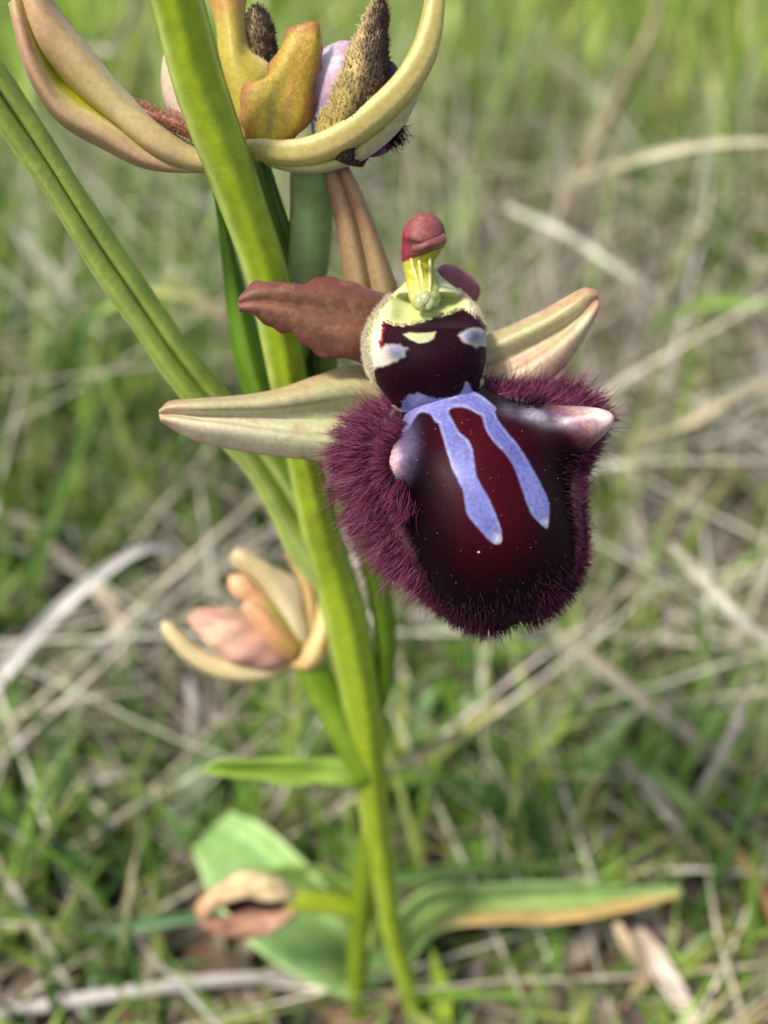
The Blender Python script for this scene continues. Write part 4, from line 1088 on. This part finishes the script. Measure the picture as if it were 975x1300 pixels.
# column and back sepal behind the stem
sheet('sepal', [
    [(240, -60, 4.95), (262, -10, 4.98), (274, 30, 5.0), (280, 80, 5.02), (296, 130, 5.05), (308, 180, 5.1)],
    [(270, -60, 4.88), (285, -10, 4.9), (292, 35, 4.93), (298, 80, 4.95), (312, 120, 4.98), (322, 175, 5.04)],
    [(296, -60, 4.92), (305, -10, 4.95), (306, 30, 4.98), (312, 66, 5.0), (338, 92, 5.02), (342, 150, 5.08)],
    [(318, -60, 4.98), (314, -10, 5.0), (306, 36, 5.02), (318, 68, 5.05), (342, 84, 5.07), (356, 150, 5.12)]],
    M_sepal, f2, lambda u, v, x, y, P: mix(mix(lin(196, 116, 72), lin(190, 172, 66), sm(.1, .45, u)), lin(214, 190, 130), sm(.5, .85, v) * sm(.4, .7, u)), thick=.04, nu=60, nv=30)
sheet('sepal', [
    [(240, 165, 5.1), (214, 140, 5.1), (205, 105, 5.08), (208, 72, 5.05), (222, 40, 5.02)],
    [(252, 165, 5.04), (228, 140, 5.04), (220, 105, 5.02), (222, 72, 5.0), (232, 40, 4.98)],
    [(266, 165, 5.1), (246, 140, 5.1), (240, 105, 5.08), (240, 72, 5.05), (244, 40, 5.02)]],
    M_sepal, f2, lambda u, v, x, y, P: mix(lin(214, 196, 166), lin(190, 160, 138), .5 + .5 * sn(P, 6, 195, 2)), thick=.035, nu=30, nv=16)
pb, BP_, BN_ = sheet('petal', [
    [(280, 165, 5.0), (248, 160, 4.98), (222, 148, 4.96), (196, 140, 4.94), (170, 133, 4.92)],
    [(280, 174, 4.95), (248, 168, 4.93), (222, 156, 4.91), (196, 147, 4.9), (170, 135, 4.9)],
    [(280, 184, 5.0), (248, 178, 4.98), (222, 168, 4.96), (196, 153, 4.94), (172, 138, 4.92)]],
    M_petal, f2, lambda u, v, x, y, P: mix(lin(150, 92, 72), lin(172, 116, 88), np.clip(.5 + sn(P, 10, 197, 2), 0, 1)), thick=.04, nu=40, nv=16, ret=True)
if (BN_[20, 8] @ FWD) > 0: BN_ = -BN_
k1 = R.integers(0, 40, 900); k2 = R.integers(0, 16, 900)
strands('fuzz', BP_[k1, k2] + BN_[k1, k2] * .02, BN_[k1, k2] + UP * .5 + R.normal(0, .4, (900, 3)), R.uniform(.015, .03, 900), .002, M_hair, f2, lin(160, 96, 76), lin(210, 160, 130), k=4)
if (PN[40, 18] @ FWD) > 0: PN = -PN
k1 = R.integers(0, 80, 260); k2 = R.integers(0, 36, 260)
strands('fuzz', PP[k1, k2] + PN[k1, k2] * .02, PN[k1, k2] + R.normal(0, .4, (260, 3)), R.uniform(.006, .012, 260), .0016, M_hair, f2, lin(196, 152, 66), lin(220, 184, 120), k=4)


# its lip: a withered purple fold with a furry horn
def lip2_col(u, v, x, y, P):
    c = mix(lin(150, 96, 112), lin(196, 180, 190), np.clip(.4 + 1.0 * sn(P, 9, 201, 3), 0, 1))
    c = mix(c, lin(110, 118, 150), np.exp(-(((x - 408) / 14) ** 2 + ((y - 150) / 26) ** 2)) * .8)
    return mix(c, lin(92, 40, 62), np.abs(2 * v - 1) ** 6 * .7)


sheet('lip', [
    [(398, 196, 5.06), (394, 160, 5.04), (396, 120, 5.02), (402, 84, 5.0), (410, 64, 5.0), (428, 54, 5.0)],
    [(412, 196, 5.0), (412, 158, 4.96), (414, 122, 4.94), (418, 92, 4.93), (426, 70, 4.94), (440, 54, 4.96)],
    [(428, 196, 4.98), (430, 156, 4.93), (432, 122, 4.9), (436, 94, 4.9), (442, 72, 4.92), (452, 54, 4.95)],
    [(450, 196, 5.02), (452, 156, 4.98), (454, 122, 4.95), (456, 96, 4.94), (460, 74, 4.95), (464, 56, 4.97)]],
    M_petal, f2, lip2_col, thick=.04, nu=60, nv=34, rough=.02, rfreq=9, seed=23)
sheet('lip', [
    [(470, 200, 5.06), (476, 160, 5.04), (480, 120, 5.03), (484, 92, 5.03), (490, 76, 5.04)],
    [(486, 196, 5.04), (492, 158, 5.02), (494, 122, 5.01), (496, 96, 5.01), (497, 80, 5.03)],
    [(496, 188, 5.1), (506, 152, 5.08), (508, 124, 5.07), (508, 104, 5.07), (503, 86, 5.08)]],
    M_petal, f2, lambda u, v, x, y, P: mix(lin(72, 30, 54), lin(112, 66, 96), np.clip(.5 + sn(P, 9, 203, 2), 0, 1)), thick=.05, nu=40, nv=20, rough=.012, seed=24)


def furry_horn(pts, n_hair, seed, hl):
    def f(u, a, P):
        q_ = proj(P); c0 = W(cr(pts, P.shape[0])[:, :3])
        side = ((P - c0[:, None]) @ RIGHT) / .1
        return mix(mix(lin(150, 130, 66), lin(196, 172, 120), sm(.3, .9, u)), lin(44, 26, 26), sm(-.5, .1, side + .5 * sn(P, 9, seed, 2)) * .85)
    o, P = tube('lip_horn', pts, M_wither, f2, f, n=60, m=36, ret=True, shape=lambda u, a: 1 + .08 * np.sin(a * 4 + u * 9) + .06 * np.sin(u * 26 + a * 2))
    c0 = W(cr(pts, 60)[:, :3])
    k1 = R.integers(0, 60, n_hair); k2 = R.integers(0, 36, n_hair)
    rt = P[k1, k2]; nr = rt - c0[k1]; nr /= np.linalg.norm(nr, axis=1, keepdims=True)
    side = nr @ RIGHT + .35 * R.normal(size=n_hair)
    cA = mix(lin(186, 166, 112), lin(50, 26, 32), sm(-.5, .1, side))
    cB = mix(lin(220, 200, 150), lin(86, 56, 58), sm(-.5, .1, side))
    strands('horn_fur', rt, nr * .6 + UP * .8 + R.normal(0, .3, (n_hair, 3)), R.uniform(.5, 1.2, n_hair) * hl, .003, M_hair, f2, cA, cB, bend=.4, k=5)


furry_horn([(432, 200, 5.0, 30), (440, 176, 4.95, 36), (450, 146, 4.9, 37), (459, 112, 4.87, 32), (467, 78, 4.86, 25), (473, 46, 4.86, 18), (478, 24, 4.86, 13), (481, 10, 4.86, 9), (483, 4, 4.87, 3)], 3200, 211, .03)
furry_horn([(338, 96, 5.12, 14), (335, 74, 5.1, 17), (331, 50, 5.08, 18), (328, 30, 5.07, 16), (325, 16, 5.07, 10), (324, 9, 5.07, 3)], 1100, 212, .025)
nb = 500
rt = W(np.stack([R.normal(494, 7, nb), R.normal(166, 9, nb), R.normal(5.03, .02, nb)], -1))
strands('horn_fur', rt, RIGHT * .5 - UP * .5 + R.normal(0, .4, (nb, 3)), R.uniform(.04, .09, nb), .003, M_hair, f2, lin(34, 18, 26), lin(60, 40, 50), k=4)

# ------------------------------------------------------------------ the faded flower low on the left
f3 = empty('flower', W((375, 835, 7.05)), plant)
f3['label'] = 'faded peach-coloured flower low on the left of the stem'
FD, FO, FP = lin(222, 196, 130), lin(196, 132, 76), lin(212, 140, 110)


def fade(cA, cB, seed):
    return lambda u, v, x, y, P: mix(cA, cB, np.clip(.45 + .8 * sn(P, 4, seed, 3), 0, 1))


sheet('sepal', [
    [(372, 838, 7.08), (362, 800, 7.02), (345, 768, 6.97), (322, 738, 6.92), (300, 716, 6.88), (294, 705, 6.87)],
    [(382, 835, 7.0), (374, 795, 6.93), (358, 758, 6.88), (332, 728, 6.84), (307, 708, 6.82), (297, 701, 6.84)],
    [(396, 830, 7.08), (392, 788, 7.02), (380, 748, 6.97), (350, 718, 6.92), (316, 700, 6.88), (300, 697, 6.87)]],
    M_sepal, f3, fade(lin(220, 204, 160), lin(198, 174, 120), 301), thick=.04, nu=50, nv=24, jag=.03, jagf=12, rough=.02, rfreq=7)
sheet('sepal', [
    [(384, 836, 7.12), (386, 790, 7.1), (382, 750, 7.06), (372, 722, 7.02), (362, 704, 7.0)],
    [(394, 834, 7.06), (396, 788, 7.04), (391, 746, 7.0), (379, 716, 6.97), (366, 700, 6.96)],
    [(402, 830, 7.14), (406, 784, 7.12), (400, 742, 7.08), (386, 712, 7.04), (370, 698, 7.0)]],
    M_sepal, f3, fade(lin(204, 172, 112), lin(186, 134, 94), 302), thick=.05, nu=40, nv=20)
sheet('sepal', [
    [(366, 846, 7.02), (376, 832, 6.98), (392, 812, 6.98), (402, 786, 7.0), (404, 756, 7.02), (400, 730, 7.04)],
    [(388, 850, 6.94), (396, 836, 6.9), (406, 812, 6.9), (412, 784, 6.93), (411, 754, 6.98), (404, 726, 7.02)],
    [(408, 846, 7.02), (414, 830, 6.98), (419, 806, 6.98), (420, 780, 7.0), (417, 752, 7.02), (408, 724, 7.04)]],
    M_sepal, f3, fade(lin(226, 210, 142), lin(210, 172, 112), 303), thick=.05, nu=40, nv=20)
tube('sepal', [(372, 842, 7.06, 8), (345, 850, 7.0, 12.5), (310, 853, 6.94, 13), (275, 846, 6.9, 13), (245, 830, 6.86, 12), (224, 810, 6.82, 10.5), (211, 795, 6.8, 7.5), (207, 790, 6.8, 2)], M_sepal, f3,
     lambda u, a, P: mix(lin(204, 182, 116), lin(216, 198, 146), np.clip(.5 + sn(P, 5, 304, 2), 0, 1)), n=50, m=20)
tube('lip', [(362, 838, 7.05, 12), (340, 828, 7.0, 26), (312, 815, 6.97, 32), (284, 800, 6.95, 29), (262, 790, 6.93, 20), (248, 785, 6.92, 12), (240, 782, 6.92, 4)], M_petal, f3,
     lambda u, a, P: mix(mix(lin(192, 142, 122), lin(198, 162, 124), np.clip(.5 + sn(P, 5, 305, 2), 0, 1)), lin(120, 60, 60), sm(.6, 1, np.cos(a - 2.6)) * .6), n=50, m=36, shape=lambda u, a: 1 + .14 * np.cos(2 * a + .8) + .1 * np.cos(5 * a + 4 * u) + .06 * np.sin(u * 22 + a * 3))
sheet('petal', [
    [(372, 842, 6.98), (350, 830, 6.92), (328, 806, 6.88), (314, 784, 6.86), (304, 772, 6.86)],
    [(378, 828, 6.9), (358, 812, 6.84), (338, 790, 6.81), (322, 774, 6.81), (310, 766, 6.83)],
    [(380, 812, 6.98), (364, 796, 6.92), (344, 778, 6.88), (328, 766, 6.86), (316, 760, 6.86)]],
    M_petal, f3, fade(lin(176, 136, 66), lin(206, 150, 112), 306), thick=.05, nu=40, nv=18)
tube('column', [(376, 826, 7.0, 14), (356, 796, 6.95, 13), (336, 772, 6.92, 12), (320, 756, 6.9, 13), (308, 746, 6.88, 15), (298, 738, 6.87, 12), (291, 732, 6.87, 3)], M_petal, f3,
     lambda u, a, P: mix(lin(150, 150, 44), lin(220, 168, 120), sm(.35, .75, u)), n=40, m=20)

# ---- rosette leaves at the foot of the main plant
RL, RL2 = lin(156, 194, 106), lin(188, 214, 144)


def g_(x, y, h):
    return (x, y, GD(x, y, h))


sheet('leaf', [
    [g_(520, 1290, .15), g_(450, 1270, .6), g_(380, 1240, 1.0), g_(320, 1200, 1.25), g_(270, 1140, 1.35), g_(244, 1078, 1.25)],
    [g_(522, 1270, .0), g_(460, 1225, .3), g_(405, 1170, .65), g_(356, 1120, .95), g_(310, 1075, 1.15), g_(268, 1052, 1.15)],
    [g_(526, 1255, .15), g_(475, 1190, .6), g_(425, 1135, 1.0), g_(380, 1088, 1.25), g_(335, 1048, 1.35), g_(292, 1030, 1.25)]],
    M_leaf, plant, green_sheet(RL, RL2, .5, lin(110, 160, 80), 9, .05), thick=.05, nu=50, nv=28)
sheet('leaf', [
    [g_(518, 1285, .1), g_(470, 1150, .9), g_(420, 1106, 1.2), g_(370, 1098, 1.3), g_(335, 1104, 1.3)],
    [g_(520, 1290, .0), g_(478, 1180, .55), g_(425, 1128, .9), g_(372, 1112, 1.1), g_(332, 1112, 1.2)],
    [g_(524, 1295, .1), g_(488, 1200, .9), g_(430, 1150, 1.2), g_(376, 1128, 1.3), g_(334, 1120, 1.3)]],
    M_leaf, plant, green_sheet(lin(122, 156, 60), lin(156, 182, 96), .5, lin(140, 170, 80), 7, .05), thick=.05, nu=40, nv=24)


def edge_leaf(u, v, x, y, P):
    c = green_sheet(lin(150, 180, 92), lin(182, 204, 130), .3, lin(120, 158, 96), 9, .08)(u, v, x, y, P)
    c = mix(c, lin(108, 146, 90), sm(.3, .6, u) * sm(.6, .2, v) * .6)
    return mix(c, lin(214, 176, 112), sm(.66, .84, v + .06 * sn(P, 3, 311, 2)) * sm(.2, .4, u) * .9)


sheet('leaf', [
    [g_(515, 1270, .1), g_(500, 1170, .8), g_(545, 1128, 1.2), g_(620, 1122, 1.35), g_(700, 1120, 1.4), g_(780, 1124, 1.4), g_(864, 1124, 1.3)],
    [g_(518, 1276, .0), g_(512, 1200, .45), g_(555, 1152, .85), g_(625, 1146, 1.05), g_(700, 1142, 1.15), g_(776, 1136, 1.25), g_(866, 1130, 1.3)],
    [g_(522, 1282, .1), g_(524, 1222, .7), g_(560, 1182, 1.15), g_(630, 1172, 1.3), g_(700, 1172, 1.35), g_(780, 1160, 1.35), g_(866, 1136, 1.3)]],
    M_leaf, plant, edge_leaf, thick=.05, nu=70, nv=28)

# ------------------------------------------------------------------ second, thinner orchid just behind, with a shrivelled flower
pl2 = empty('orchid_plant', W((452, 1325, 10.0)))
tag(pl2, 'thin neighbouring orchid stem at the bottom bearing one shrivelled brown flower', 'orchid')
tube('stem', [(450, 1330, 10.05, 11), (452, 1260, 9.5, 12), (456, 1180, 9.0, 14), (464, 1110, 8.5, 15), (474, 1040, 8.05, 15), (478, 980, 7.75, 13), (478, 940, 7.6, 8)], M_stem, pl2,
     lambda u, a, P: mix(lin(112, 138, 20), lin(140, 160, 40), .5 + .5 * np.sin(3 * a + 1)), n=60, m=20, shape=stem_shape)
sheet('bract', [
    [(462, 1205, 9.1), (464, 1170, 8.95), (468, 1130, 8.75), (472, 1100, 8.6)],
    [(470, 1205, 9.04), (474, 1170, 8.88), (475, 1130, 8.7), (474, 1100, 8.58)],
    [(480, 1200, 9.1), (484, 1165, 8.95), (481, 1130, 8.75), (476, 1100, 8.6)]], M_leaf, pl2, green_sheet(lin(150, 170, 80), lin(180, 196, 110), .5, None), thick=.04, nu=24, nv=12)
tube('ovary', [(462, 1160, 8.85, 11), (440, 1152, 8.75, 13), (410, 1146, 8.66, 13), (378, 1144, 8.6, 12), (362, 1144, 8.58, 8)], M_stem, pl2, OV(lin(140, 156, 20), lin(160, 172, 40)), n=30, m=18)
f4 = empty('flower', W((366, 1145, 8.58)), pl2)
f4['label'] = 'shrivelled brown flower'
tube('sepal', [(372, 1138, 8.58, 8), (345, 1126, 8.5, 15), (315, 1124, 8.42, 14), (290, 1130, 8.37, 11), (270, 1144, 8.34, 10), (256, 1158, 8.32, 8), (252, 1164, 8.32, 2)], M_wither, f4,
     lambda u, a, P: mix(lin(206, 182, 134), lin(166, 130, 96), np.clip(.5 + sn(P, 4, 321, 2), 0, 1)), n=40, m=18, shape=lambda u, a: 1 + .25 * np.cos(2 * a + 3 * u) + .12 * np.sin(u * 17 + 3 * a))
tube('sepal', [(374, 1156, 8.6, 8), (345, 1168, 8.52, 12), (315, 1174, 8.46, 13), (288, 1176, 8.42, 12), (268, 1174, 8.38, 9), (254, 1170, 8.36, 3)], M_wither, f4,
     lambda u, a, P: mix(lin(198, 160, 124), lin(152, 108, 86), np.clip(.5 + sn(P, 4, 322, 2), 0, 1)), n=40, m=18, shape=lambda u, a: 1 + .25 * np.cos(2 * a + 5 * u) + .12 * np.sin(u * 15 + 4 * a))
tube('lip', [(368, 1148, 8.62, 7), (345, 1150, 8.62, 13), (318, 1150, 8.6, 14), (296, 1150, 8.58, 10), (284, 1150, 8.56, 3)], M_wither, f4,
     lambda u, a, P: mix(lin(54, 24, 24), lin(150, 96, 40), sm(.4, .8, sn(P, 7, 323, 2))), n=30, m=18, shape=lambda u, a: 1 + .2 * np.cos(3 * a + 4 * u))
